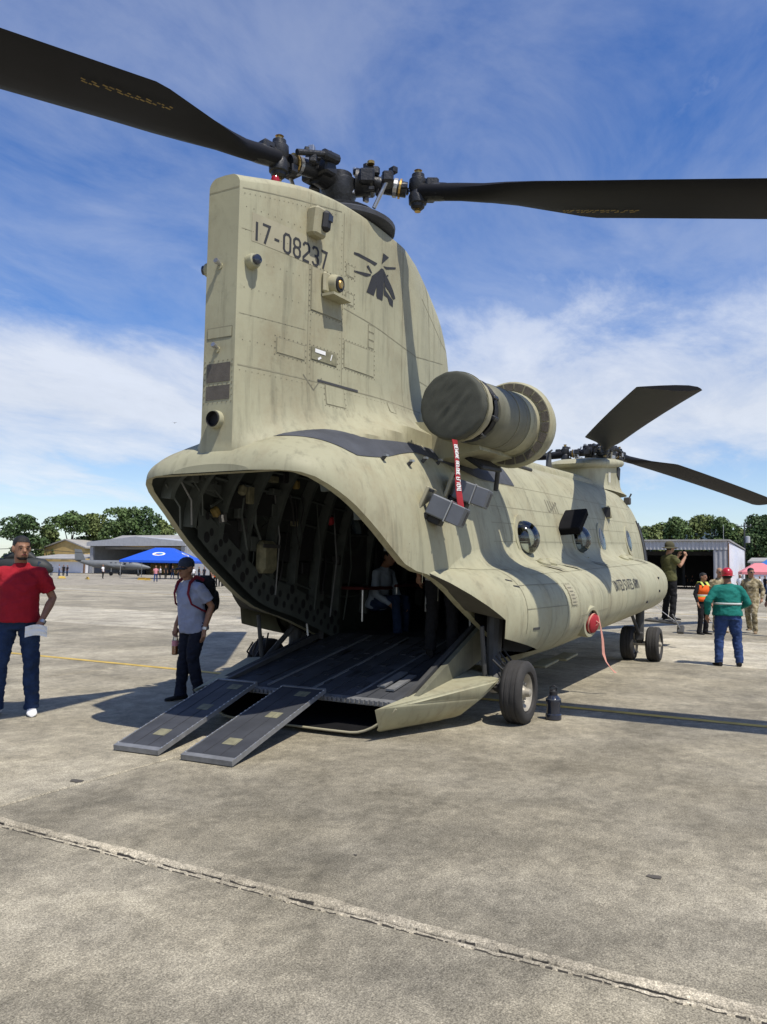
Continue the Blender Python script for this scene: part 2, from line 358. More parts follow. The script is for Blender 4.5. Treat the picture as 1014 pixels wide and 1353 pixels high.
def joint(x0,y0,x1,y1,w,amp,seed,nl,dark=.35):
    """broken mortar along a slab joint: two ragged lips and a groove"""
    d=Vector((x1-x0,y1-y0,0)); Ln=d.length; d.normalize(); s=Vector((-d.y,d.x,0)); nw=25; V=[];F=[]
    for i in range(nl+1):
        t=Ln*i/nl; wv=noise.noise(Vector((t*.9,seed,0)))*.006+noise.noise(Vector((t*5,seed,3)))*.004
        ws=max(w*.9,w*(.9+.45*noise.noise(Vector((t*2.6,seed,7)))))
        for k in range(nw):
            q=(k/(nw-1)-.5)*2
            o=q*ws*(1+.22*noise.noise(Vector((t*16,q*.8,seed)))+.10*noise.noise(Vector((t*45,q*.8,seed))))+wv
            h=amp*(1-q*q)**.5*(.55+.6*noise.noise(Vector((t*11,q*2.2,seed+1)))+.42*noise.noise(Vector((t*37,q*6,seed+2)))+.3*noise.noise(Vector((t*80,q*14,seed+2))))
            g=q-.30+.14*noise.noise(Vector((t*1.1,5,seed)))+.06*noise.noise(Vector((t*9,5,seed)))
            k_=math.exp(-(g/.14)**2); h=h*(1-min(1,1.6*k_))-.05*k_
            if abs(q)>.97: h=-.02
            p=Vector((x0,y0,0))+d*t+s*o; V.append((p.x,p.y,.003+h))
    for i in range(nl):
        for k in range(nw-1): F.append((i*nw+k,(i+1)*nw+k,(i+1)*nw+k+1,i*nw+k+1))
    o=from_np('joint_mortar',V,F,M['crumb'],ap,True); o['kind']='stuff'; o.data.materials.append(M['jointdark'])
    for p in o.data.polygons:
        if p.center.z<-.006: p.material_index=1
joint(-3.8,-6,-3.8,4,.062,.008,1.,1500)
sheet('painted_line',1.95,2.08,-26,50,.0045,M['yline'],None,ap)
sheet('painted_line',26.2,26.35,-14,46,.0045,M['yline'],None,ap)
def stain(x,y,r,m):
    V=[];n=14
    for k in range(n):
        a=2*math.pi*k/n; q=r*(.7+.5*random.random()); V.append((x+q*math.cos(a)*.8,y+q*math.sin(a)*1.3,.004))
    from_np('oil_stain',V,[tuple(range(n))],m,ap)
M['oil']=mat('oil_stain',(.085,.075,.06),.7,.2,9)
for x,y,r in((-2.7,-3.62,.035),(-2.96,.17,.045),(-3.2,-2.2,.010)):
    if r: stain(x,y,r,M['oil'])
# ---------------- far hills ----------------
M['hill']=mat('hazed_hill',(.035,.06,.075),.9,.2,.02)  # distance haze is put into the colour as a bluish green
def hills(name,px0,px1,pytop,depth):
    V=[];F=[];n=60
    for i in range(n+1):
        px=px0+(px1-px0)*i/n; a=at(px,760,depth); hgt=max(at(px,pytop,depth)[2],0)*(.55+.45*math.sin(math.pi*i/n))*(1+.30*noise.noise(Vector((i*.16,3,depth*.001)))+.05*noise.noise(Vector((i*.7,3,1))))
        b=at(px,760,depth*1.35)
        V+=[(a[0],a[1],-.2),(a[0]*.9+b[0]*.1,a[1]*.9+b[1]*.1,hgt*.6),((a[0]+b[0])/2,(a[1]+b[1])/2,hgt),(b[0],b[1],-.2)]
    for i in range(n):
        for k in range(3): F.append((i*4+k,(i+1)*4+k,(i+1)*4+k+1,i*4+k+1))
    o=from_np(name,V,F,M['hill'],None,True); o['kind']='structure'
hills('hills',560,1240,690,3000)
# ---------------- buildings ----------------
M['metalw']=mat('white_cladding',(.40,.41,.43),.6,.08,1.5,streak=.2,grime=.15)
M['metalg']=mat('grey_cladding',(.30,.31,.33),.55,.1,1.5,streak=.2,grime=.2)
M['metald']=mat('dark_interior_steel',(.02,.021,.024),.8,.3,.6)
M['wallw']=mat('white_wall',(.66,.67,.72),.7,.08,.6,streak=.2)
M['wally']=mat('yellow_wall',(.50,.36,.15),.8,.1,.6,streak=.25,grime=.15)
M['wally2']=mat('pale_yellow_wall',(.62,.50,.25),.8,.1,.6,streak=.2)
M['roofg']=mat('weathered_sheet_roof',(.33,.32,.30),.7,.18,.5,streak=.3,grime=.25)
M['wing']=mat('window_dark',(.03,.035,.045),.2,.2,2)
M['rust']=mat('rusty_trim',(.16,.09,.05),.8,.2,3)
def rel(o,P): return (P[0]-o[0],P[1]-o[1],P[2]-o[2])
def corr(mb,a,b,z0,z1,nrm,pitch=.45,dep=.09):
    """corrugated sheet between ground points a and b"""
    a=Vector((*a,0)); b=Vector((*b,0)); L_=(b-a).length; n=max(2,int(L_/pitch)*4); nr=Vector(nrm); V=[];F=[]
    for i in range(n+1):
        p=a+(b-a)*i/n+nr*(dep if (i//2)%2 else 0)
        V+=[(p.x,p.y,z0),(p.x,p.y,z1)]
    for i in range(n): F.append((2*i,2*i+2,2*i+3,2*i+1))
    mb.add(V,F)
def right_hangar():
    X0=96.; Y0=4.3; Y1=44.; D=26.; H=at(965,714,97.2)[2]; HB=at(985,727,119)[2]
    t=thing('hangar','grey corrugated hangar with a wide black opening behind the people at right','hangar',(X0,Y0,0))
    mb=MB(); corr(mb,(0,0),(0,Y1-Y0),H-1.25,H-.22,(-1,0,0)); mb.build('fascia',M['metalw'],t)
    mb=MB(); corr(mb,(.05,0),(.05,1.6),0,H-1.3,(-1,0,0)); mb.build('front_panel',M['metalg'],t)
    mb=MB().prism([(.05,.0,0),(.05,1.6,0),(2.2,1.6,0),(2.2,0,0)],(0,0,.25)); mb.build('footing',M['concf'],t)
    mb=MB(); corr(mb,(.1,-.06),(D,-.06),0,HB-.1,(0,-1,0)); mb.add([(.1,-.05,HB-.1),(D,-.05,HB-.1),(.1,-.05,H-.25)],[(0,1,2)]); mb.build('side_wall',M['wallw'],t)
    MB().prism([(-.25,-.25,H-.2),(D,-.25,HB),(D,-.25,HB+.16),(-.25,-.25,H)],(0,Y1-Y0+.3,0)).build('roof',M['roofg'],t)
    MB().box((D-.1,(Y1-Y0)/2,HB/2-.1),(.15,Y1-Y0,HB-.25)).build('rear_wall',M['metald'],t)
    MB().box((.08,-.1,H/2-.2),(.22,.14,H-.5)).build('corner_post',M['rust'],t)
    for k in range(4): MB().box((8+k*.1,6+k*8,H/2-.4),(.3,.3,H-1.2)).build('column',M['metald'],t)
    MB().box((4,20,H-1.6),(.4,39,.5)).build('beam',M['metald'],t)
    MB().tube([(2,.6,H-.3),(2,.6,H+1.9)],.03,5).build('mast',M['steel'],t)
    t2=thing('shed','long low shed with a dark roof edge beside the corrugated hangar','shed',(100,3.4,0))
    h=at(990,744,107)[2]
    MB().box((14,-12,h/2),(8,22.5,h)).build('wall',M['wallw'],t2)
    MB().prism([(9.6,-24,h),(18.6,-24,h+.7),(18.6,-24,h+.9),(9.6,-24,h+.22)],(0,23.6,0)).build('roof',M['roofg'],t2)
right_hangar()
def left_hangar():
    X0=114.; Ya=at(118,757,164)[1]; Yb=at(240,757,156)[1]
    Y1=133.;Y0=106.; He=at(238,716,157)[2]; Hm=He+.9
    t=thing('hangar','open fronted hangar with a pale low gable roof behind the grey aeroplane','hangar',(X0,Y0,0)); w=Y1-Y0
    MB().prism([(-.6,-.5,He-.75),(-.6,w+.5,He-.75),(-.6,w+.5,He),(-.6,w/2,Hm+.2),(-.6,-.5,He)],(.35,0,0)).build('fascia',M['metalw'],t)
    for a,b in(((-.5,He+.02),(w/2,Hm+.22)),((w+.5,He+.02),(w/2,Hm+.22))):
        MB().prism([(-.25,a[0],a[1]),(-.25,b[0],b[1]),(-.25,b[0],b[1]+.14),(-.25,a[0],a[1]+.14)],(22,0,0)).build('roof',M['metalw'],t)
    for y in(.4,w-.6): MB().box((.1,y,He/2-.4),(.5,.9,He-.8)).build('pillar',M['metalg'],t)
    for y in(w*.35,w*.62): MB().box((6,y,He/2-.4),(.5,.5,He-.8)).build('column',M['metald'],t)
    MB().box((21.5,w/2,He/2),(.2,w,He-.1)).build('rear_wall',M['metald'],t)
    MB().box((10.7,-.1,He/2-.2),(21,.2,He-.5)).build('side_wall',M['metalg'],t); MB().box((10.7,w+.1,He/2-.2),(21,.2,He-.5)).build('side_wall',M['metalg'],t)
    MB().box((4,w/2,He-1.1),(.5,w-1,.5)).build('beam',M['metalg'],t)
    MB().box((14,w*.3,1.3),(2,5,2.6)).build('stored_crate',M['metalg'],t); 
    # white lean-to left of it
    t=thing('shed','low white walled lean-to shed between the yellow hall and the open hangar','shed',(113,134.5,0)); h=at(90,742,168)[2]
    MB().box((4,7,h/2),(7,16,h)).build('wall',M['wallw'],t)
    MB().prism([(-.8,-1,h+.5),(8,-1,h+1.6),(8,-1,h+1.8),(-.8,-1,h+.7)],(0,18,0)).build('roof',M['roofg'],t)
    MB().box((.4,-.6,h/2),(.3,.3,h)).build('post',M['rust'],t)
left_hangar()
def yellow_hall():
    # gable end towards the camera's left, long side running away to the right
    a=at(112,757,186); b=at(36,757,186); H=at(60,716,186)[2]; Hr=at(36,703,186)[2]
    t=thing('hall','long yellow hall with a weathered gable roof and a strip of dark windows','building',(132,150,0))
    Lx,Wd=26.,16.
    def gw(x): return [(x,0,0),(x,Wd,0),(x,Wd,H),(x,Wd/2,Hr),(x,0,H)]
    MB().prism([(0,0,0),(0,-34,0),(0,-34,H),(0,0,H)],(Wd,0,0)).build('wall',M['wally'],t)
    MB().prism([(0,.06,0),(Wd,.06,0),(Wd,.06,H),(Wd/2,.06,Hr),(0,.06,H)],(0,.3,0)).build('gable',M['wally'],t)
    MB().prism([(-.9,1,H-.35),(Wd/2,1,Hr+.05),(Wd/2,1,Hr+.25),(-.9,1,H-.1)],(0,-36,0)).build('roof',M['roofg'],t)
    MB().prism([(Wd+.9,1,H-.35),(Wd/2,1,Hr+.05),(Wd/2,1,Hr+.25),(Wd+.9,1,H-.1)],(0,-36,0)).build('roof',M['roofg'],t)
    p=MB().box((-.06,-1.8,H*.78),(.1,2.2,.9)).build('window',M['wing'],t)
    for k in range(1,9): c=p.copy(); COL.objects.link(c); c.parent=t; c.location=(0,-3.6*k,0)
    MB().prism([(-.02,0,H*.55),(-3.2,0,H*.36),(-3.2,0,H*.40),(-.02,0,H*.6)],(0,-30,0)).build('awning',M['wally2'],t)
    t=thing('house','yellow gable ended house left of the long hall, behind the red shirted man','building',(150,176,0))
    h=at(10,722,215)[2]
    MB().prism([(0,0,0),(0,17,0),(0,17,h),(0,8,h*1.35),(0,0,h)],(12,0,0)).build('wall',M['wally'],t)
    MB().prism([(-.4,-.6,h),(-.4,8,h*1.37),(-.4,8,h*1.42),(-.4,-.6,h*1.06)],(13,0,0)).build('roof',M['roofg'],t)
    MB().prism([(-.4,17.6,h),(-.4,8,h*1.37),(-.4,8,h*1.42),(-.4,17.6,h*1.06)],(13,0,0)).build('roof',M['roofg'],t)
    MB().box((-.05,8,h*.6),(.1,3,1)).build('window',M['wing'],t)
yellow_hall()
# ---------------- tents, pole ----------------
M['blue']=mat('blue_canopy',(.012,.085,.52),.6,.06,2); M['pinkc']=mat('pink_canopy',(.62,.20,.22),.6,.06,2); M['skyb']=mat('light_blue_canopy',(.05,.22,.6),.6,.06,2)
def tent(loc,w,d,he,hp,m,label,logo=False,rz=0):
    t=thing('canopy_tent',label,'tent',loc,rz)
    c=[(-w/2,-d/2),(w/2,-d/2),(w/2,d/2),(-w/2,d/2)]; r=.22
    V=[(x,y,he) for x,y in c]+[(x*r,y*r,hp) for x,y in c]+[(x,y,he-.3) for x,y in c]
    F=[(i,(i+1)%4,4+(i+1)%4,4+i) for i in range(4)]+[(4,5,6,7)]+[(8+i,8+(i+1)%4,(i+1)%4,i) for i in range(4)]
    o=from_np('canopy',V,F,m,t); 
    for x,y in c: MB().tube([(x*.97,y*.97,0),(x*.97,y*.97,he)],.05,6).build('leg',M['steel'],t)
    for i in range(4):
        a=Vector((*c[i],he-.15))*1; b=Vector((*c[(i+1)%4],he-.15)); MB().tube([a*.985,b*.985],.03,5).build('eave_rail',M['steel'],t)
    if logo:
        # white badge with a blue ring and red stroke on the two faces in view
        for i,sx in((0,0),(3,0)):
            A=Vector(V[i]);B=Vector(V[(i+1)%4]);C=Vector(V[4+(i+1)%4]);D_=Vector(V[4+i]); mid=(A+B+C+D_)/4; ux=(B-A).normalized(); n=ux.cross((D_-A)).normalized(); n=n if n.z>0 else -n; uy=n.cross(ux).normalized()
            def disc(rx,ry,o_,mm,nm,cx=0,cy=0):
                P=[mid+n*o_+ux*(cx+rx*math.cos(2*math.pi*k/20))+uy*(cy+ry*math.sin(2*math.pi*k/20)) for k in range(20)]
                from_np(nm,P,[tuple(range(20))],mm,o)
            q=w*.062
            disc(q*1.5,q*.95,.02,M['white'],'badge'); disc(q*.9,q*.6,.03,M['skyb'],'badge_centre',.1*q); disc(q*.75,q*.16,.04,M['red'],'badge_stripe',-.3*q,-.3*q)
    return t
p=at(217,760,112); tent((p[0],p[1],0),9.6,9.6,at(217,741,112)[2],at(217,724,112)[2],M['blue'],'big blue canopy tent with a white badge in front of the open hangar',True,R_(28))
p=at(1003,770,92); tent((p[0],p[1],0),4.,4.,2.15,at(1003,748,92)[2]+.35,M['pinkc'],'pink pointed canopy tent right of the corrugated hangar',False,R_(10))
p=at(1030,770,100); tent((p[0],p[1],0),5,5,2.6,at(1018,738,100)[2]+.4,M['skyb'],'light blue canopy tent beyond the pink one at the right',False,R_(20))
def pole():
    p=at(985,770,122); H=at(990,690,122)[2]
    t=thing('utility_pole','utility pole with a grey transformer among the trees right of the hangar','utility pole',(p[0],p[1],0))
    MB().tube([(0,0,0),(0,0,H)],[.16,.1],8).build('mast',M['dgrey'],t)
    MB().box((0,0,H-.6),(.14,2.,.14)).build('crossarm',M['dgrey'],t); MB().lathe((0,-.45,H-3.2),(0,0,1),[(0,.1),(.05,.34),(1.,.34),(1.08,.1)],12).build('transformer',M['metalw'],t)
    for y in(-.9,-.3,.4,.9): MB().lathe((0,y,H-.52),(0,0,1),[(0,.05),(.2,.07),(.24,.02)],6).build('insulator',M['metalw'],t)
pole()
# ---------------- trees ----------------
def leafmat(name,col):
    m=mat(name,col,.7,.25,.35,island=.45,spec=.3); b=m.node_tree.nodes['Principled BSDF']; b.inputs['Subsurface Weight'].default_value=0
    return m
M['leaf1']=leafmat('foliage_deep_green',(.075,.118,.036)); M['leaf2']=leafmat('foliage_olive_green',(.11,.14,.042)); M['leaf3']=leafmat('foliage_dark',(.052,.09,.030)); M['bark']=mat('bark',(.08,.06,.045),.9,.25,3)
def tree(x,y,H,Wd,m,label,n=4200,ls=.55,seed=0,group='trees behind the airfield buildings'):
    r=np.random.default_rng(seed); t=thing('tree',label,'tree',(x,y,0),0,group)
    MB().tube([(0,0,-.2),(.1,.1,H*.3),(.2,-.1,H*.6)],[H*.03,H*.022,H*.01],7).build('trunk',M['bark'],t)
    lob=[]
    for k in range(26):
        a=r.uniform(0,2*np.pi); q=Wd*.5*r.uniform(.1,.82); z=H*r.uniform(.09,.86); s=1-.55*abs(z/H-.55)
        lob.append((q*math.cos(a)*s,q*math.sin(a)*s,z,Wd*r.uniform(.15,.26),H*r.uniform(.10,.17)))
    lob.append((0,0,H*.86,Wd*.2,H*.13))
    for l in lob[:5]: MB().tube([(.1,.0,H*.28),(l[0]*.5,l[1]*.5,(H*.3+l[2])/2),l[:3]],[H*.013,H*.008,H*.004],5).build('limb',M['bark'],t)
    V=np.zeros((n,4,3))
    idx=r.integers(0,len(lob),n); Lb=np.array(lob)[idx]
    d=r.normal(size=(n,3)); d/=np.linalg.norm(d,axis=1)[:,None]; d[:,2]=np.where(d[:,2]<-.35,-d[:,2],d[:,2])
    rad=r.uniform(.55,1.08,n)[:,None]**.6
    c=Lb[:,:3]+d*rad*np.stack([Lb[:,3],Lb[:,3],Lb[:,4]],1)
    nn=d+r.normal(size=(n,3))*.55; nn/=np.linalg.norm(nn,axis=1)[:,None]
    u=np.cross(nn,r.normal(size=(n,3))); u/=np.linalg.norm(u,axis=1)[:,None]; w=np.cross(nn,u)
    s=(ls*r.uniform(.5,1.25,n))[:,None]
    V[:,0]=c-u*s*.55; V[:,1]=c-w*s*.36; V[:,2]=c+u*s*.55; V[:,3]=c+w*s*.36
    me=bpy.data.meshes.new('crown'); me.vertices.add(4*n); me.vertices.foreach_set('co',V.ravel()); me.loops.add(4*n); me.loops.foreach_set('vertex_index',np.arange(4*n)); me.polygons.add(n); me.polygons.foreach_set('loop_start',np.arange(n)*4); me.update(); me.validate()
    me.materials.append(m); link(bpy.data.objects.new('crown',me),t)
def trees():
    k=0
    for px,top,dep,wpx,mm,lab in((28,680,225,64,'leaf3','broad dark round tree standing alone behind the yellow house'),(92,676,235,58,'leaf1','round green tree behind the yellow hall, left end of its row'),(128,680,238,46,'leaf2','olive green tree second in the row behind the yellow hall'),(158,671,232,50,'leaf1','tallest deep green tree behind the open hangar'),(190,670,236,44,'leaf3','dark feathery topped tree over the right side of the open hangar'),(212,688,236,36,'leaf2','small olive tree at the right end of the row behind the open hangar'),(60,694,245,40,'leaf2','low olive tree in the gap behind the yellow hall'),
        (868,694,150,40,'leaf2','olive tree behind the left end of the corrugated hangar roof'),(893,684,148,48,'leaf1','bushy green tree over the corrugated hangar, left of its middle'),(925,682,152,50,'leaf2','tall olive tree over the middle of the corrugated hangar'),(955,684,149,46,'leaf1','green tree over the right end of the corrugated hangar'),(978,698,156,34,'leaf2','low olive tree behind the utility pole'),(1008,683,138,56,'leaf3','large dark tree at the right edge beyond the pole'),(1045,678,136,60,'leaf3','dark tree just beyond the right edge of the picture'),(840,700,150,40,'leaf1','green tree half hidden by the nose of the helicopter'),(992,708,150,36,'leaf3','dark tree under the blade tip right of the pole')):
        P=at(px,760,dep); H=at(px,top,dep)[2]; Wd=wpx*dep/CF*1.15
        tree(P[0],P[1],H*1.03,Wd,M[mm],lab,n=7500,ls=.8 if dep>200 else .55,seed=k+11); k+=1
trees()
# ================= THE HELICOPTER =================
HEL=thing('transport_helicopter','sand coloured twin rotor transport helicopter standing on the apron with its tail ramp down','helicopter',(0,0,0))
# surfaces over (x,z) on the starboard side
def pxz(x,z,off=0.):
    xl=P_LE(z); a=min(1,max(0,(x-P_TE)/(xl-P_TE))); zt=P_TOP(a); return pyl(a,(z-2.2)/(zt-2.2),off)
def bxz(x,z,off=0.):
    w=B_W(x);zt=B_T(x);ze=B_E(x);n=B_N(x); s=min(.9999,max(0,(z-ze)/(zt-ze)))**(n/2); return np.array([x,-(w*(1-s*s)**(1/n)+off),z])
def sxz(x,z,off=0.):
    k=S_K(x); zc=1.0+.035*x; ht=.53*k; hb=(.58-.005*x)*k; s=min(.9999,abs(z-zc)/(ht if z>zc else hb))**(2.3/2)
    return np.array([x,-(1.08+(S_W(x)-1.08)*(1-s*s)**(1/2.3)+off),z])
def txz(x,y,off=0.):      # trailing edge face of the pylon: first coordinate is y, second z
    return np.array([P_TE-off,x,y])
def offp(F,a,b,off):
    p=F(a,b); e=.004; du=F(a+e,b)-F(a-e,b); dv=F(a,b+e)-F(a,b-e); n=np.cross(du,dv); n/=max(1e-9,np.linalg.norm(n))
    ref=np.array([-1,0,0]) if F is txz else np.array([0,-1,.25])
    if n@ref<0: n=-n
    return p+n*off
def stroke(mb,F,pts,w,off,seg=.06):
    P=[]
    for i in range(len(pts)-1):
        a=np.array(pts[i],float); b=np.array(pts[i+1],float); k=max(1,int(np.linalg.norm(b-a)/seg))
        for j in range(k): P.append(a+(b-a)*j/k)
    P.append(np.array(pts[-1],float)); V=[]
    for i,p in enumerate(P):
        t=P[min(i+1,len(P)-1)]-P[max(i-1,0)]; t=t/max(1e-9,np.linalg.norm(t)); s=np.array([-t[1],t[0]])*w/2
        if 0<i<len(P)-1:
            t1=P[i]-P[i-1]; t2=P[i+1]-P[i]; c=(t1@t2)/max(1e-9,np.linalg.norm(t1)*np.linalg.norm(t2)); s=s/max(.6,math.sqrt(max(0,(1+c)/2)))
        V+=[offp(F,*(p+s),off),offp(F,*(p-s),off)]
    mb.add(V,[(2*i,2*i+1,2*i+3,2*i+2) for i in range(len(P)-1)])
def patch(mb,F,x0,x1,z0,z1,th,nx=5,nz=5):
    us=lin(x0,x1,nx); vs=lin(z0,z1,nz); V=[offp(F,u,v,th) for u in us for v in vs]; k=len(V)
    Fc=[(i*nz+j,(i+1)*nz+j,(i+1)*nz+j+1,i*nz+j+1) for i in range(nx-1) for j in range(nz-1)]
    rim=[i*nz for i in range(nx)]+[(nx-1)*nz+j for j in range(1,nz)]+[i*nz+nz-1 for i in range(nx-2,-1,-1)]+[j for j in range(nz-2,0,-1)]
    uv=[(u,v) for u in us for v in vs]; V+=[offp(F,*uv[q],-.01) for q in rim]; n=len(rim)
    Fc+=[(rim[i],rim[(i+1)%n],k+(i+1)%n,k+i) for i in range(n)]
    mb.add(V,Fc)
RIV=MB()
def rivets(F,pts,step=.045,r=.0075):
    r=max(r,.005)
    for i in range(len(pts)-1):
        a=np.array(pts[i],float); b=np.array(pts[i+1],float); k=max(1,int(np.linalg.norm(b-a)/step))
        for j in range(k):
            q=a+(b-a)*j/k; e=r; c=[offp(F,q[0]+dx,q[1]+dz,.0025) for dx,dz in((-e,0),(0,-e),(e,0),(0,e))]; RIV.add(c+[offp(F,q[0],q[1],.006)],[(0,1,4),(1,2,4),(2,3,4),(3,0,4)])
def box_pts(x0,x1,z0,z1,i=.0): return [(x0+i,z0+i),(x1-i,z0+i),(x1-i,z1-i),(x0+i,z1-i),(x0+i,z0+i)]
def panel(name,F,x0,x1,z0,z1,m='tan',th=.006,riv=True,edge=True,nx=5,nz=5):
    mb=MB(); patch(mb,F,x0,x1,z0,z1,th,nx,nz); o=mb.build(name,M[m],HEL)
    if edge:
        for a,b in zip(box_pts(x0,x1,z0,z1,-.006),box_pts(x0,x1,z0,z1,-.006)[1:]): stroke(SEAM,F,[a,b],.010,.002)
    if riv: rivets(F,box_pts(x0,x1,z0,z1,-.02))
    return o
SEAM=MB()
# ---- fuselage shell with window openings ----
WIN=[(2.69,1.93,.255,'b'),(5.35,2.03,.255,'b'),(7.0,2.09,.25,'f'),(9.3,2.17,.25,'f')]
LWIN=[(2.25,1.98,.25),(4.9,2.03,.25),(7.2,2.09,.25),(9.3,2.17,.25)]
def in_win(p,pad=0.):
    for x,z,r,_ in WIN:
        if p[1]<0 and (p[0]-x)**2+(p[2]-z)**2<(r+pad)**2 and p[2]<2.6: return True
    for x,z,r in LWIN:
        if p[1]>0 and (p[0]-x)**2+(p[2]-z)**2<(r+pad)**2 and p[2]<2.6: return True
    return False
def shell(name,xs,ts,off,m,holes,parent):
    V=[body(x,t,off) for x in xs for t in ts]; n=len(ts); F=[]
    for i in range(len(xs)-1):
        for j in range(n-1):
            if holes and in_win((V[i*n+j]+V[(i+1)*n+j+1])/2): continue
            F.append((i*n+j,i*n+j+1,(i+1)*n+j+1,(i+1)*n+j))
    return from_np(name,V,F,m,parent,True)
xs=[-1.90,-1.88,-1.86,-1.82,-1.78,-1.7,-1.6,-1.5,-1.4,-1.3,-1.15,-1.0,-.8,-.6,-.4,-.2,0,.25,.5,.75,1,1.25,1.5,1.75]+lin(1.95,10.6,145)+[10.8,11,11.3,11.6,12,12.3,12.7,13,13.3,13.6,13.85,14,14.15,14.25,14.3]
ts=[.5-.5*math.cos(math.pi*(.5*(1-math.cos(math.pi*k/150))*.25+k/150*.75)) if 0 else k/150 for k in range(151)]
fus=shell('fuselage',xs,ts,0.,M['tan'],True,HEL)
# close the tail lip and the floor of the belly
mb=MB(); V=[body(-1.90,t) for t in ts]; mb.add(V,[tuple(range(len(V)))]); mb.build('tail_cap',M['tan'],fus)
bx=[x for x in lin(1.9,14.3,40)]
mb=MB(); mb.grid(lambda x,v: np.array([x,(v*2-1)*B_W(x),B_E(x)-.14*max(0,(1-(2*v-1)**4))]),bx,lin(0,1,13)); mb.build('belly',M['tan'],fus,True)
# thick lip: joins the outer skin with the lining along the edge of the rear opening
lx=[x for x in xs if -1.88<=x<=1.9]+[1.95]
IN=-.075
def liner(x,t):
    p=body(x,t,IN); return p
for sd in(0,1):
    mb=MB(); mb.grid(lambda x,v:(body(x,sd)*(1-v)+(body(max(x,-1.8),sd)+np.array([0,(.075 if sd==0 else -.075),0.0]))*v),lx,[0,.5,1]); mb.build('opening_rim',M['tan'],fus,True)
ix=[x for x in xs if -1.8<=x<=10.6]
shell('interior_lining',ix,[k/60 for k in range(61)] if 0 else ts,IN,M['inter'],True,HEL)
mb=MB(); mb.grid(lambda u,v:np.array([-1.88+.1*v,0,2.27+.0*v])+np.array([0,(u*2-1)*(.6+.2*v),0]),lin(0,1,5),[0,1]); mb.build('lip_underside',M['tan'],fus)
# bulkhead, cabin floor
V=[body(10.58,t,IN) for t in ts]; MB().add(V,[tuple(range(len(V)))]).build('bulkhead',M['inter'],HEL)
mb=MB(); mb.box((6.2,0,.76),(8.7,2.3,.04),Matrix.Rotation(-.03,3,'Y')); mb.build('cabin_floor',M['ramp'],HEL)
# frames and stringers inside
def ring(x,t0,t1,o0,o1,w,n=26):
    mb=MB(); tt=lin(t0,t1,n); V=[]
    for t in tt:
        a=body(x,t,o0); b=body(x,t,o1); V+=[a+(-w/2,0,0),b+(-w/2,0,0),b+(w/2,0,0),a+(w/2,0,0)]
    F=[]
    for i in range(n-1):
        for k in range(4): F.append((4*i+k,4*i+(k+1)%4,4*i+4+(k+1)%4,4*i+4+k))
    return mb.add(V,F+[(0,1,2,3),tuple(4*(n-1)+k for k in(3,2,1,0))])
for x in[-1.45,-1.05,-.6,-.12,.38,.88,1.38,1.9,2.65,3.2,3.8,4.4,5.5,6.1,7.7,8.5]: ring(x,.02,.98,-.078,-.20,.055).build('frame',M['frame'],HEL,True)
for t in(.62,.68,.735,.79,.845,.9,.955,.56,.5,.44,.38,.30,.2,.1):
    mb=MB(); P=[body(x,t,-.10) for x in lin(-1.5 if .15<t<.85 else -.9,10.4,50)]; mb.tube(P,.018,4); mb.build('stringer',M['frame'],HEL)
# lower side panel with lightening holes, port side of the opening
def lowpanel(x,v):
    p=body(x,1-.0,-.21); return np.array([x,p[1],B_E(x)+.02+v*(.34)])
mb=MB(); mb.grid(lowpanel,lin(-1.0,1.9,24),lin(0,1,6)); mb.build('side_panel',M['frame'],HEL)
hole=None
for i in range(17):
    for j in(0,1,2):
        x=-.85+i*.165+.08*(j%2); z=.10+j*.105
        if j==2 and i%2: continue
        r=.032 if (i+j)%4 else .045
        p=lowpanel(x,z/.34); y=p[1]-.006
        if hole is None:
            me=bpy.data.meshes.new('lightening_hole'); me.from_pydata([(math.cos(2*math.pi*k/10)*.035,0,math.sin(2*math.pi*k/10)*.045) for k in range(10)],[],[tuple(range(10))]); me.materials.append(M['black']); hole=me
        o=bpy.data.objects.new('lightening_hole',hole); link(o,HEL); o.location=(x,y,B_E(x)+.02+z); o.scale=(r/.035,1,r/.035)
# wall equipment on the port side
def bag():
    mb=MB().box((.22,.98,1.62),(.30,.14,.36),ch=.05); o=mb.build('wall_bag',M['label'],HEL,True)
    MB().box((.22,.905,1.74),(.31,.012,.04)).build('strap',M['dgrey'],o)
bag()
for x,z,w,h in((-.36,1.85,.34,.30),(.62,1.75,.34,.34),(-.36,2.22,.34,.22),(.62,2.2,.36,.3),(1.1,1.85,.34,.5),(.13,2.2,.36,.26)):
    yw=abs(bxz(x,z)[1])-.11; MB().box((x,yw,z),(w,.05,h),ch=.012).build('quilted_panel',M['inblk'],HEL)
for x,z,m in((-.42,2.30,'label'),(-.75,2.05,'yellow'),(.95,2.62,'label'),(-.62,2.0,'steel'),(.5,2.45,'yellow'),(1.45,2.1,'red')):
    yw=abs(bxz(x,z)[1])-.20; MB().box((x,yw,z),(.10,.07,.08),Matrix.Rotation(x*3,3,'Y'),.015).build('wall_fitting',M[m],HEL)
rc=random.Random(5)
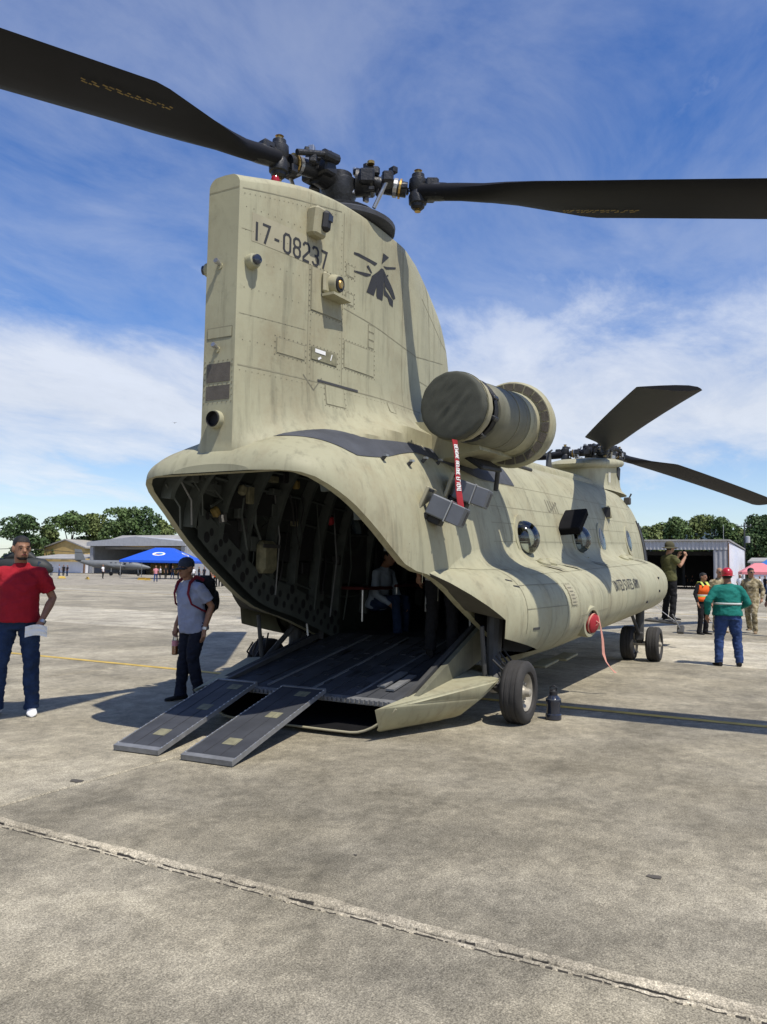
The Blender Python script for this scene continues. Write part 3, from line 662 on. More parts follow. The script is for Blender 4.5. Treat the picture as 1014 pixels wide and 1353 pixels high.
for k in range(46):
    x=rc.uniform(-1.25,2.0); zlo=B_E(x)+.42; z=rc.uniform(zlo,B_T(x)-.35); yw=abs(bxz(x,z)[1])-.13
    if yw<.35: continue
    if k%3==0:
        ln=rc.uniform(.2,.6); P=[(x+rc.uniform(-.05,.05)*i,yw-.02*rc.random(),z-ln*i/3) for i in range(4)]; P=[(px_,min(yw,abs(bxz(px_,max(pz,B_E(px_)+.05))[1])-.11),max(pz,B_E(px_)+.1)) for px_,_,pz in P]; MB().tube(P,rc.choice((.008,.012,.016)),5).build('cable',M[rc.choice(('frame','frame','black','inter'))],HEL,True)
    else:
        MB().box((x,yw,z),(rc.uniform(.06,.2),rc.uniform(.05,.12),rc.uniform(.05,.2)),None,.01).build('wall_fitting',M[rc.choice(('frame','frame','dgrey','black','label','inter'))],HEL)
MB().box((.35,.45,2.86),(.26,.30,.10),ch=.03).build('ceiling_lamp',M['label'],HEL)
for k,(x0,z0,x1,z1) in enumerate(((-1.5,2.25,-1.25,1.85),(-1.35,2.35,-1.1,1.9),(-1.2,2.38,-.95,2.0),(.3,2.5,.45,1.2),(1.2,2.4,1.25,1.0),(1.6,2.3,1.62,.9),(2.0,2.2,1.95,.85),(-.2,2.4,.9,2.5))):
    y=.86 if x0<-1 else .98
    mb=MB(); mb.tube([(x0,y,z0),((x0+x1)/2+.03,y-.04,(z0+z1)/2),(x1,y+.03,z1)],.010,5); mb.build('cable',M['alu' if k%2 else 'frame'],HEL,True)
# troop seats along both walls
for s in(1,-1):
    for i in range(8):
        x=2.35+i*.95; z=.77+.03*x
        a=MB().box((x,s*.92,z+.42),(.82,.42,.04),ch=.012).build('troop_seat',M['seatred'] if s>0 else M['dgrey'],HEL)
        MB().box((x,s*1.08,z+.80),(.80,.03,.66),ch=.01).build('seat_back',M['dgrey'],a); MB().tube([(x-.38,s*.74,z),(x-.38,s*.74,z+.42)],.014,5).build('seat_leg',M['steel'],a)
# ---- aft pylon ----
na,nv=46,40
avs=[0]+[ (k/na)**1.15 for k in range(1,na+1)]; vvs=lin(.04,1,nv-8)[:-1]+[.972,.98,.986,.991,.995,.998,1.0]; vvs=sorted(set(vvs))
V=[];F=[];nv=len(vvs)
cols=[(a,1) for a in avs[::-1]]+[(a,-1) for a in avs]
for a,s in cols:
    for v in vvs:
        p=pyl(a,v); q=min(1,abs(p[1])/B_W(p[0])); zs=B_E(p[0])+(B_T(p[0])-B_E(p[0]))*(1-q**B_N(p[0]))**(1/B_N(p[0])); V.append((p[0],p[1]*s,max(p[2],zs-.035)))
for i in range(len(cols)-1):
    for j in range(nv-1): F.append((i*nv+j,(i+1)*nv+j,(i+1)*nv+j+1,i*nv+j+1))
pyo=from_np('tail_pylon',V,F,M['tan'],HEL,True)
bm=bmesh.new(); bm.from_mesh(pyo.data); bmesh.ops.remove_doubles(bm,verts=bm.verts,dist=.0008); bmesh.ops.recalc_face_normals(bm,faces=bm.faces); bm.to_mesh(pyo.data); bm.free(); sm(pyo,32)
# seams
for x in(-1.05,-.58): stroke(SEAM,pxz,[(x,2.92),(x,4.93)],.007,.002)
for x in(.55,1.35): stroke(SEAM,pxz,[(x,3.15),(x,4.95 if x<1 else 4.9)],.008,.002)
stroke(SEAM,pxz,[(-1.80,3.18),(1.9,3.28)],.011,.002); stroke(SEAM,txz,[(-.15,3.18),(.15,3.18)],.010,.002)
stroke(SEAM,pxz,[(-1.8,4.70),(-.62,4.93)],.008,.002); stroke(SEAM,txz,[(-.16,4.70),(.16,4.70)],.008,.002)
stroke(SEAM,pxz,[(-.56,4.0),(.9,3.88),(1.9,4.05)],.009,.002)
stroke(SEAM,pxz,[(1.1,4.62),(1.9,4.30),(2.25,4.25)],.008,.002); stroke(SEAM,pxz,[(1.0,3.62),(2.3,3.66)],.007,.002)
for z in(3.62,4.35): stroke(SEAM,pxz,[(-1.8,z),(-1.08,z+.03)],.004,.002)
rivets(pxz,[(-1.78,4.66),(-.66,4.88)],.05,.004); rivets(pxz,[(-1.02,3.2),(-1.02,4.86)],.06,.0035); rivets(pxz,[(-.61,3.2),(-.61,4.86)],.06,.0035); rivets(pxz,[(-1.78,3.14),(1.8,3.24)],.06,.0035)
for z in(3.4,3.62,3.85,4.1,4.35,4.55): rivets(pxz,[(-1.76,z),(-1.1,z+.03)],.07,.003)
# panels
panel('hatch',pxz,-.54,-.07,3.43,3.68); panel('access_panel',pxz,-1.41,-1.09,3.37,3.495,'tan'); panel('access_panel',pxz,-.81,-.56,3.02,3.20,'tan'); panel('access_panel',pxz,.16,.27,3.11,3.21,'tan',riv=False)
o=panel('data_plate',pxz,-1.0,-.66,3.405,3.515,'label',.008)
mb=MB(); stroke(mb,pxz,[(-.96,3.49),(-.82,3.49)],.035,.012); mb.build('bare_patch',M['white'],o)
mb=MB(); stroke(mb,pxz,[(-.92,3.415),(-.88,3.44)],.02,.012); stroke(mb,pxz,[(-.75,3.44),(-.73,3.50)],.012,.012); mb.build('chipped_patch',M['white'],o)
for z in(3.72,3.80,3.88): panel('small_panel',pxz,-.16,-.07,z,z+.06,'tan',.004,False)
for z in(4.06,4.34): panel('small_panel',pxz,-.53,-.42,z,z+.10,'tan',.004,True)
panel('mount_plate',pxz,-1.02,-.60,3.86,4.255,'tan',.008,True,True,6,8)
mb=MB(); stroke(mb,pxz,[(-1.10,3.24),(-.97,3.12),(-.86,3.25)],.01,.003); mb.build('chevron_mark',M['markf'],HEL)
mb=MB(); stroke(mb,pxz,[(-.92,3.22),(-.34,3.23)],.022,.006); mb.build('drain_strip',M['dgrey'],HEL)
# overpainted patch behind the serial number, vents and marks on the trailing edge
mb=MB(); patch(mb,pxz,-1.70,-.98,4.27,4.52,.0022,8,4); mb.build('overpaint_patch',M['tan2'],HEL)
for z0,z1 in((3.06,3.22),(2.91,3.03)):
    z0+=0; panel('exhaust_louver',txz,-.125,.125,z0-.02,z1-.02,'brown',.004,True,False)
panel('oval_panel',txz,-.125,.125,3.42,3.50,'tan',.006,False)
# trailing edge exhaust pipe
mb=MB(); mb.lathe((P_TE-.07,.0,2.72),(1,0,.0),[(.02,.066),(.02,.074),(.035,.077),(.12,.077)],20,False); p=mb.build('drain_pipe',M['tan'],HEL,True); MB().lathe((P_TE-.01,0,2.72),(1,0,0),[(0,.064),(.01,.064)],20).build('pipe_bore',M['black'],p); MB().lathe((P_TE-.065,0,2.72),(1,0,0),[(0,.064),(.06,.064)],20,False).build('pipe_liner',M['black'],p)
# small lights and antennas
def puck(name,P,ax,prof,m,parent=HEL,n=16): return MB().lathe(P,ax,prof,n).build(name,M[m],parent,True)
p=puck('warning_sensor',(-1.70,-.20,4.08),(-.25,-1,.05),[(0,.066),(.04,.066),(.07,.058),(.078,.045)],'tan'); puck('sensor_lens',(-1.722,-.29,4.085),(-.25,-1,.05),[(-.02,.046),(.01,.041),(.022,.016)],'lens',p)
p=puck('warning_sensor',(-1.70,.20,4.08),(-.25,1,.05),[(0,.066),(.04,.066),(.07,.058),(.078,.045)],'tan'); puck('sensor_lens',(-1.722,.29,4.085),(-.25,1,.05),[(-.02,.046),(.01,.041),(.022,.016)],'lens',p)
for z,s in((4.05,1.),(3.33,.9)):
    p=puck('tail_light',(P_TE,.02,z),(-1,-.1,.25),[(0,.016*s),(.04,.016*s),(.045,.026*s),(.07,.022*s)],'steel',n=10); puck('light_foot',(P_TE,.02,z-.01),(-1,0,0),[(0,.03),(.01,.03)],'tan',p,10)
# rescue beacon, box sensor and round sensor on the starboard side
y=pxz(-.93,4.64)[1]
rot=Matrix.Rotation(R_(6),3,'X')@Matrix.Rotation(R_(-9),3,'Z')
p=MB().box((-1.02,y-.03,4.66),(.17,.14,.27),rot,.025).build('sensor_box',M['tan'],HEL); MB().box((-.99,y-.11,4.67),(.105,.09,.19),rot,.03).build('sensor_window',M['black'],p); MB().box((-.985,y-.158,4.69),(.06,.02,.07),rot,.008).build('sensor_glass',M['lens'],p)
y=pxz(-.77,4.19)[1]; ax=(.05,-1,-.1)
p=MB().box((-.78,y-.015,4.15),(.26,.045,.20),ch=.02).build('sensor_base',M['tan'],HEL); puck('sensor_drum',(-.77,y-.03,4.16),ax,[(0,.092),(.03,.09),(.07,.082),(.075,.07)],'tan',p,20); puck('sensor_lens',(-.766,y-.10,4.152),ax,[(0,.074),(.02,.07),(.022,.05),(.012,.045)],'black',p,20); puck('sensor_centre',(-.765,y-.118,4.15),ax,[(0,.04),(.012,.03)],'gold',p,14)
MB().prism([(-.90,y,4.015),(-.62,y,4.015),(-.62,y-.15,4.015),(-.90,y-.13,4.015)],(0,0,.025)).build('rain_shelf',M['tan'],p)
p=puck('beacon',(-1.12,0,5.03),(0,0,1),[(0,.055),(.03,.05),(.04,.045)],'tan'); puck('beacon_lens',(-1.12,0,5.07),(0,0,1),[(0,.042),(.05,.042),(.075,.033),(.088,.01)],'redlens',p)
# ---- lettering (stroke alphabet) ----
GL={'0':[[(.15,0),(.45,0),(.6,.15),(.6,.85),(.45,1),(.15,1),(0,.85),(0,.15),(.15,0)]],'1':[[(.3,0),(.3,1)]],'2':[[(0,.8),(.0,.87),(.15,1),(.45,1),(.6,.85),(.6,.62),(.0,.15),(0,0),(.6,0)]],'3':[[(0,.85),(.15,1),(.45,1),(.6,.85),(.6,.65),(.45,.52),(.2,.52)],[(.45,.52),(.6,.38),(.6,.15),(.45,0),(.15,0),(0,.15)]],'7':[[(0,1),(.6,1),(.2,0)]],'8':[[(.15,.53),(0,.66),(0,.87),(.15,1),(.45,1),(.6,.87),(.6,.66),(.45,.53),(.15,.53),(0,.38),(0,.14),(.15,0),(.45,0),(.6,.14),(.6,.38),(.45,.53)]],'-':[[(.08,.45),(.52,.45)]],
'U':[[(0,1),(0,.15),(.15,0),(.45,0),(.6,.15),(.6,1)]],'N':[[(0,0),(0,1),(.6,0),(.6,1)]],'I':[[(.3,0),(.3,1)]],'T':[[(0,1),(.6,1)],[(.3,1),(.3,0)]],'E':[[(.6,1),(0,1),(0,0),(.6,0)],[(0,.5),(.45,.5)]],'D':[[(0,0),(0,1),(.4,1),(.6,.8),(.6,.2),(.4,0),(0,0)]],'S':[[(.6,.85),(.45,1),(.15,1),(0,.85),(0,.65),(.6,.35),(.6,.15),(.45,0),(.15,0),(0,.15)]],'A':[[(0,0),(.3,1),(.6,0)],[(.12,.35),(.48,.35)]],'R':[[(0,0),(0,1),(.45,1),(.6,.87),(.6,.62),(.45,.5),(0,.5)],[(.3,.5),(.6,0)]],'M':[[(0,0),(0,1),(.3,.4),(.6,1),(.6,0)]],'Y':[[(0,1),(.3,.5),(.6,1)],[(.3,.5),(.3,0)]],'O':[[(.15,0),(.45,0),(.6,.15),(.6,.85),(.45,1),(.15,1),(0,.85),(0,.15),(.15,0)]],'V':[[(0,1),(.3,0),(.6,1)]],'B':[[(0,0),(0,1),(.45,1),(.6,.87),(.6,.65),(.45,.52),(0,.52)],[(.45,.52),(.6,.38),(.6,.14),(.45,0),(0,0)]],'F':[[(.6,1),(0,1),(0,0)],[(0,.5),(.45,.5)]],'L':[[(0,1),(0,0),(.6,0)]],'G':[[(.6,.85),(.45,1),(.15,1),(0,.85),(0,.15),(.15,0),(.45,0),(.6,.15),(.6,.45),(.35,.45)]],'H':[[(0,0),(0,1)],[(.6,0),(.6,1)],[(0,.5),(.6,.5)]],'C':[[(.6,.85),(.45,1),(.15,1),(0,.85),(0,.15),(.15,0),(.45,0),(.6,.15)]]}
def text(mb,F,s,x,z,h,sw,off,sx=1.,adv=.92,slope=0.):
    for ch in s:
        for st in GL.get(ch,[]): stroke(mb,F,[(x+p[0]*h*sx,z+p[1]*h+slope*(x+p[0]*h*sx)) for p in st],sw,off,.03)
        x+=h*sx*(adv if ch not in'1I' else adv*.82) if ch!=' ' else h*sx*.55
    return x
mb=MB(); text(mb,pxz,'17-08237',-1.69,4.285,.165,.023,.004,.74,.95); mb.build('serial_number',M['mark'],HEL)
# unit emblem: dark skirted body under two sets of rotor blades
def poly(mb,F,pts,off):
    c=np.mean(np.array(pts),0); P=[offp(F,*q,off) for q in pts]; mb.add(P,[tuple(range(len(P)))])
EM=MB()
def emb(px,py):      # emblem drawing coordinates -> pylon x,z
    return (-.958+px*.001509+py*.00005,4.532+px*.0005-py*.00084)
for sh in([(350,125),(400,140),(610,255),(580,285),(350,150)],[(690,125),(770,175),(665,260)],[(685,285),(740,295),(870,295),(870,318),(730,325)],[(480,290),(505,280),(545,375),(530,375)],[(265,320),(460,370),(530,388),(530,402),(490,415),(465,412)],[(735,395),(755,392),(760,410),(745,412)],
          [(665,315),(690,325),(700,400),(690,560),(680,640),(670,712),(600,680),(590,640),(600,440),(640,330)],[(665,315),(610,360),(540,410),(475,600),(560,650),(590,560),(610,440)],[(690,325),(715,375),(800,530),(830,600),(860,690),(835,705),(815,690),(760,590),(715,540),(700,500)],[(700,500),(720,590),(780,665),(825,720),(820,800),(770,760),(745,680),(690,640),(695,560)]):
    poly(EM,pxz,[emb(*q) for q in sh],.004)
EM.build('unit_emblem',M['mark'],HEL)
mb=MB(); text(mb,pxz,'DANGER'.replace('G','G'),-.50,4.64,.045,.010,.004); mb.build('faded_warning',M['markf'],HEL) if 0 else None
mb=MB(); text(mb,sxz,'UNITED STATES ARMY',4.42,1.21,.135,.019,.004,.82,.92,.014); mb.build('army_lettering',M['mark'],HEL)
# ---- walkway on the shoulder ----
wx=lin(-1.58,3.0,60)
def wk(x,v):
    k=min(1,max(0,(x+1.58)/.55)); t1=.425-.012*math.sin(3*x); t0=.262-.052*k*(1-min(1,max(0,(x+1.1)/1.2)))+(t1-.262)*(1-k)**1.6
    return body(x,t0+(t1-t0)*v,.006)
mb=MB(); mb.grid(wk,wx,lin(0,1,14)); mb.build('walkway',M['walk'],HEL,True)
mb=MB()
for x,t,w in((-.55,.36,.05),(-.40,.345,.06),(-.05,.35,.10),(.12,.37,.05),(.42,.30,.04),(-.52,.365,.04)):
    P=[body(x+a,t+b,.011) for a,b in((0,0),(w*.6,-.006),(w,.002),(w*1.1,.012),(w*.5,.008),(w*.1,.014))]; mb.add(P,[tuple(range(6))])
mb.build('worn_paint_spot',M['tan'],HEL)['kind']='stuff'
# small lugs on the shoulder
for x,t in((-.62,.225),(.15,.235),(.55,.25),(-.2,.215)):
    p=body(x,t,.0); q=body(x,t,.05); o=MB().tube([p,q],[.022,.016],8).build('tie_down_lug',M['dgrey'],HEL,True); MB().box(q,(.05,.03,.02)).build('lug_head',M['steel'],o)
# concave fillet where the sponson meets the wall
# body seams
for x in(-.55,.35,1.35,2.0,2.25,3.35,4.35,5.95,6.5,7.7,8.4,9.9,10.5):
    z0=1.62+.035*x if x>-.2 else B_E(x)+.05
    pts=[(x,z0+ (B_T(x)-.14-z0)*k/12) for k in range(13)]; stroke(SEAM,bxz,pts,.008,.002); rivets(bxz,[(x+.03,z0+.05),(x+.03,B_T(x)-.3)],.07,.0035)
for dz in(.30,.52,.72,1.02): stroke(SEAM,bxz,[(1.4,1.6+dz-.06),(10.4,1.6+dz+.27)],.007,.002,.2)
stroke(SEAM,bxz,[(-1.0,1.98),(1.2,2.02)],.006,.002,.2)
for x in(-1.2,-.9,-.3,.0): stroke(SEAM,bxz,[(x,B_E(x)+.04),(x+.08,B_T(x)-.22)],.005,.002)
# ---- windows ----
for (x,z,r,k) in WIN:
    pl=bxz(x,z); tilt=math.atan2(bxz(x,z-.1)[1]-bxz(x,z+.1)[1],.2)
    t=Matrix.Rotation(tilt,3,'X')
    def wp(a,rr,out): return Vector(pl)+t@Vector((math.cos(a)*rr,-out,math.sin(a)*rr))
    w=MB(); n=36; V=[];F=[]
    for a in lin(0,2*math.pi,n+1)[:-1]: V+=[wp(a,r-.035,-.05),wp(a,r-.035,.012),wp(a,r+.05,.012),wp(a,r+.06,-.03)]
    for i in range(n):
        for j in range(4): F.append((4*i+j,4*((i+1)%n)+j,4*((i+1)%n)+(j+1)%4,4*i+(j+1)%4))
    win=w.add(V,F).build('window',M['tan'],HEL,True)
    V=[];F=[];rings=7
    dep=.20 if k=='b' else .02
    for i in range(rings):
        q=i/(rings-1)*math.pi/2
        for a in lin(0,2*math.pi,29)[:-1]: V.append(wp(a,(r-.03)*math.cos(q)+.0005,dep*math.sin(q)+.005))
    for i in range(rings-1):
        for j in range(28): F.append((i*28+j,i*28+(j+1)%28,(i+1)*28+(j+1)%28,(i+1)*28+j))
    MB().add(V,F).build('pane',M['bubble'],win,True)
    if k=='b': MB().tube([wp(math.pi*1.5,r+.02,.03),wp(math.pi*1.5,r+.02,.03)+Vector((0,.02,-.24))],[(.10,.012),(.07,.012)],8).build('drip_plate',M['tan'],win)
for (x,z,r) in LWIN:
    pl=bxz(x,z); w=MB(); w.lathe((x,-pl[1]-.08,z),(0,1,0),[(0,r-.03),(0,r+.05),(.10,r+.05),(.10,r-.03),(0,r-.03)],28,False); win=w.build('window',M['frame'],HEL,True)
    MB().lathe((x,-pl[1]+.0,z),(0,1,0),[(0,r-.03),(.01,r-.03)],28).build('pane',M['bubble'],win)
# ---- sponsons ----
def sponson(s):
    n=22; sx=[-.33,-.2,0,.2,.4,.55,.645,.66,.8,1,1.2,1.4,1.59,1.61,1.8,2,2.3,2.6]+lin(3,8.4,16)+[8.7,8.85,9.0,9.15,9.3,9.42,9.53,9.62,9.7,9.75,9.8]
    V=[];F=[]
    for x in sx:
        for v in lin(0,1,n): p=spn(x,v); V.append((p[0],p[1]*s,p[2]))
    for i in range(len(sx)-1):
        for j in range(n-1): F.append((i*n+j,(i+1)*n+j,(i+1)*n+j+1,i*n+j+1))
    o=from_np('sponson',V,F,M['tan'],HEL,True); sm(o,40)
    # underside back to the keel, the slanting cut face at the rear, and the nose cap
    mb=MB(); full=[x for x in sx if x>=1.61]
    mb.grid(lambda x,v:(lambda p:np.array([x,s*(p[1]*(1-v)-1.0*v),p[2]+.02*v]))(spn(x,1)),full,[0,.5,1]); mb.build('underside',M['tan'],o,True)
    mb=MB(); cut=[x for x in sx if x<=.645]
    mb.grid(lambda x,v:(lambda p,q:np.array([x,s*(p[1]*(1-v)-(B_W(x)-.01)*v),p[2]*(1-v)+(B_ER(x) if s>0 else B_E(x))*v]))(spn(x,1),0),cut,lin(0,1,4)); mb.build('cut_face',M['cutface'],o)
    mb=MB(); mb.grid(lambda x,v:np.array([x,s*-1.285,max(.56,B_ER(x)-.05)*(1-v)+1.2*v]),lin(.75,2.0,8),[0,1]); mb.build('wheel_well_shade',M['matte'],o)  # black sheet added over the skin to put in the wheel well's shade
    mb=MB(); mb.grid(lambda u,v:np.array([1.62,s*(-1.1-u*(.52)),.62+v*.6]),[0,.5,1],[0,.5,1]); mb.build('wheel_well_bulkhead',M['dgrey'],o)
    p0=spn(9.8,0); mb=MB(); P=[spn(9.8,v) for v in lin(0,1,n)]; mb.add([(p[0],p[1]*s,p[2]) for p in P]+[(9.8,-1.0*s,P[-1][2]),(9.8,-1.0*s,P[0][2])],[tuple(range(n+2))]); mb.build('nose_cap',M['tan'],o)
    return o
def fillet(s,o):
    def f(x,v):
        zt=1.53+.035*x; a=bxz(x,zt+.24,.003); c=bxz(x,zt+.0,.0); b=spn(x,.22,.003); w=1; p=a*(1-v)**2+2*c*v*(1-v)+b*v*v; return np.array([x,p[1]*s,p[2]])
    mb=MB(); mb.grid(f,[-.33,-.2,-.1,0,.15,.3,.5,.65,.8,1,1.3,1.6,2,2.5]+lin(3,8.5,14),lin(0,1,9)); mb.build('fillet',M['tan'],o,True)
sr=sponson(1); sl_=sponson(-1); fillet(1,sr); fillet(-1,sl_)
for x in(1.05,2.02,2.42,3.9,4.05,6.3,8.35):
    zc=1.0+.035*x; pts=[(x,zc+.50*math.sin(a)) for a in lin(1.42,-1.3 if x>1.6 else -.35,16)]; stroke(SEAM,sxz,pts,.009,.003); rivets(sxz,pts[2:-2],.06,.0035) if x in(2.02,2.42,4.05) else None
stroke(SEAM,sxz,[(1.0,1.36),(2.0,1.38)],.008,.003); stroke(SEAM,sxz,[(1.05,1.12),(2.0,1.14)],.008,.003); stroke(SEAM,sxz,[(2.42,1.0),(3.9,1.05)],.006,.003)
o=panel('fuel_panel',sxz,2.14,2.30,1.14,1.36,'tan2',.006,True)
mb=MB()
for k in range(5): stroke(mb,sxz,[(2.17,1.17+.04*k),(2.27,1.17+.04*k)],.012,.009)
mb.build('stencil_lines',M['markf'],o)
panel('panel_slot',sxz,1.18,1.32,.90,.925,'dgrey',.004,False,False)
for x,w in((2.55,.22),(3.3,.26),(5.0,.26),(8.1,.28)): 
    mb=MB(); stroke(mb,sxz,[(x,1.49+.035*x),(x+w,1.44+.035*x)],.035,.02); mb.build('vent_slot',M['markf'],HEL)
for x,z in((2.75,1.60),(3.05,1.60),(7.6,1.80),(8.0,1.81)):
    p=spn(x,.10); MB().lathe((x,p[1],p[2]-.02),(0,-.3,1),[(0,.09),(.05,.09),(.09,.06),(.10,.02)],16).build('fuel_cap',M['tan'],HEL,True)
for x,z in((.9,1.42),(.95,1.36)):
    mb=MB(); stroke(mb,sxz,[(x,z),(x+.1,z-.015)],.012,.004); mb.build('arrow_mark',M['mark'],HEL)
for x,z in((6.9,1.05),(8.0,1.45),(7.95,1.22)): MB().box(sxz(x,z,.005),(.07,.02,.04)).build('drain_fitting',M['mark'],HEL)
for x in(2.2,3.1): MB().box((x+.2,-1.52,.43),(.55,.20,.03),Matrix.Rotation(R_(-3),3,'Y'),.008).build('step_plate',M['label'],HEL)
# intake recess for the red plug
p=sxz(2.95,.95); hs=MB().lathe((2.93,p[1]+.10,.93),(-.25,-1,-.15),[(0,.20),(.10,.20),(.14,.185),(.14,.15),(.10,.145)],24,False).build('intake_ring',M['tan'],HEL,True)
# ---- landing gear ----
def wheel(x,y,r,w,name='wheel'):
    t=MB(); h=w/2
    prof=[(-h*.55,r*.60),(-h*.9,r*.66),(-h,r*.78),(-h*.93,r*.90),(-h*.75,r*.97),(-h*.62,r*.995),(-h*.52,r*.995),(-h*.48,r*.975),(-h*.42,r*.975),(-h*.38,r),(-h*.14,r),(-h*.10,r*.98),(h*.10,r*.98),(h*.14,r),(h*.38,r),(h*.42,r*.975),(h*.48,r*.975),(h*.52,r*.995),(h*.62,r*.995),(h*.75,r*.97),(h*.93,r*.90),(h,r*.78),(h*.9,r*.66),(h*.55,r*.60)]
    def squash(i,a,rr,hh): return rr,hh
    t.lathe((x,y,r*.985),(0,1,0),prof,44,False)
    t.v=[(vx,vy,max(vz,.004)) for vx,vy,vz in t.v]
    o=t.build(name,M['tyre'],HEL,True)
    MB().lathe((x,y,r*.985),(0,1,0),[(-h*.62,r*.12),(-h*.62,r*.16),(-h*.30,r*.22),(-h*.22,r*.42),(-h*.55,r*.50),(-h*.72,r*.585),(-h*.60,r*.61),(h*.60,r*.61),(h*.72,r*.585),(h*.22,r*.42),(h*.3,r*.22),(h*.62,r*.14)],28).build('rim',M['rim'],o,True)
    b=MB()
    for k in range(8): a=k*math.pi/4; b.lathe((x+math.cos(a)*r*.33,y-h*.26,r*.985+math.sin(a)*r*.33),(0,-1,0),[(0,r*.045),(.02,r*.04)],6); b.lathe((x+math.cos(a)*r*.33,y+h*.26,r*.985+math.sin(a)*r*.33),(0,1,0),[(0,r*.045),(.02,r*.04)],6)
    bo=b.build('wheel_bolts',M['steel'],o); bo['kind']='stuff'
    MB().lathe((x,y-h*.6,r*.985),(0,-1,0),[(0,r*.15),(.05,r*.12),(.06,r*.04)],14).build('hub_cap',M['rim'],o,True)
    return o
for s in(1,-1):
    gx=0 if s>0 else .5
    wheel(.81+gx,s*-1.74,.312,.23)
    g=MB().tube([(.81+gx,s*-1.60,.31),(.83+gx,s*-1.48,.33),(.95+gx,s*-1.42,.55),(1.0+gx,s*-1.42,1.15)],[.055,.07,.075,.09],10).build('landing_gear_leg',M['dgrey'],HEL,True)
    MB().tube([(.81+gx,s*-1.44,.31),(.81+gx,s*-1.86,.31)],.035,8).build('axle',M['steel'],g,True); MB().tube([(.85,s*-1.44,.40),(1.5,s*-1.30,.95)],[.035,.03],8).build('drag_brace',M['dgrey'],g); MB().tube([(.66,s*-1.40,.95),(.75,s*-1.40,.45)],.025,8).build('damper',M['dgrey'],g,True)
    for k in range(4): MB().tube([(.7+.1*k,s*-1.5,.62+.03*k),(.75+.12*k,s*-1.62,.5),(.86,s*-1.6,.4)],.011,5).build('hydraulic_hose',M['black'],g,True)
    for a in(1.90,1.47): wheel(7.67,s*-a,.30,.23)
    g=MB().tube([(7.67,s*-1.66,.30),(7.67,s*-1.66,1.0)],[.06,.085],12).build('landing_gear_leg',M['dgrey'],HEL,True)
    MB().tube([(7.67,s*-1.36,.30),(7.67,s*-1.98,.30)],.04,8).build('axle',M['steel'],g,True); MB().tube([(7.60,s*-1.66,.45),(7.2,s*-1.60,.85)],.03,8).build('drag_brace',M['dgrey'],g)
    MB().box((7.62,s*-1.66,.42),(.10,.14,.16),ch=.02).build('torque_link',M['dgrey'],g)
# ---- ramp ----
RA=Vector((-.40,0,.30)); RB=Vector((1.92,0,.69)); rd=(RB-RA); rl=rd.length; rd.normalize(); rn=Vector((-rd.z,0,rd.x))
def rp(s,y,h): q=RA+rd*s+rn*h; return Vector((q.x,y,q.z))
def slab_on(mb,s0,s1,y0,y1,h0,h1): mb.add([rp(s,y,h) for h in(h0,h1) for s,y in((s0,y0),(s1,y0),(s1,y1),(s0,y1))],[(0,3,2,1),(4,5,6,7),(0,1,5,4),(1,2,6,5),(2,3,7,6),(3,0,4,7)])
mb=MB(); slab_on(mb,0,rl,-1.09,1.09,-.06,-.012); RAMP=mb.build('ramp',M['ramp'],HEL)
npl=15; yw=2.16/npl
for i in range(npl):
    y0=-1.08+i*yw
    mb=MB(); slab_on(mb,.03,rl-.02,y0+.004,y0+yw-.004,-.012,.0 if i%3 else .008); mb.build('ramp_plank',M['plank'],RAMP)
mb=MB()
for i in range(60):
    s=random.uniform(.15,rl-.3); y=-1.08+(random.randrange(npl)+.5)*yw; slab_on(mb,s,s+random.uniform(.08,.24),y-.035,y+.035,.0005,.010)
o=mb.build('tread_strip',M['ramp'],RAMP); o['kind']='stuff'
for y in(-.52,.0,.52):
    mb=MB(); slab_on(mb,.1,rl-.1,y-.012,y+.012,.0,.014); mb.build('guide_rail',M['alu'],RAMP)
# serrated hinge edge
mb=MB(); slab_on(mb,-.035,.03,-1.09,1.09,-.045,.004); mb.build('edge_plate',M['alu'],RAMP)
mb=MB()
for k in range(44):
    y=-1.07+k*.0498; slab_on(mb,-.06,-.03,y,y+.026,-.03,.006)
mb.build('hinge_teeth',M['alu'],RAMP)['kind']='stuff'
for s_,y in((.25,-.80),(.33,-.66)): 
    mb=MB(); slab_on(mb,s_,s_+.5,y-.035,y+.05,.012,.03); mb.build('tie_down_plate',M['alu'],RAMP)
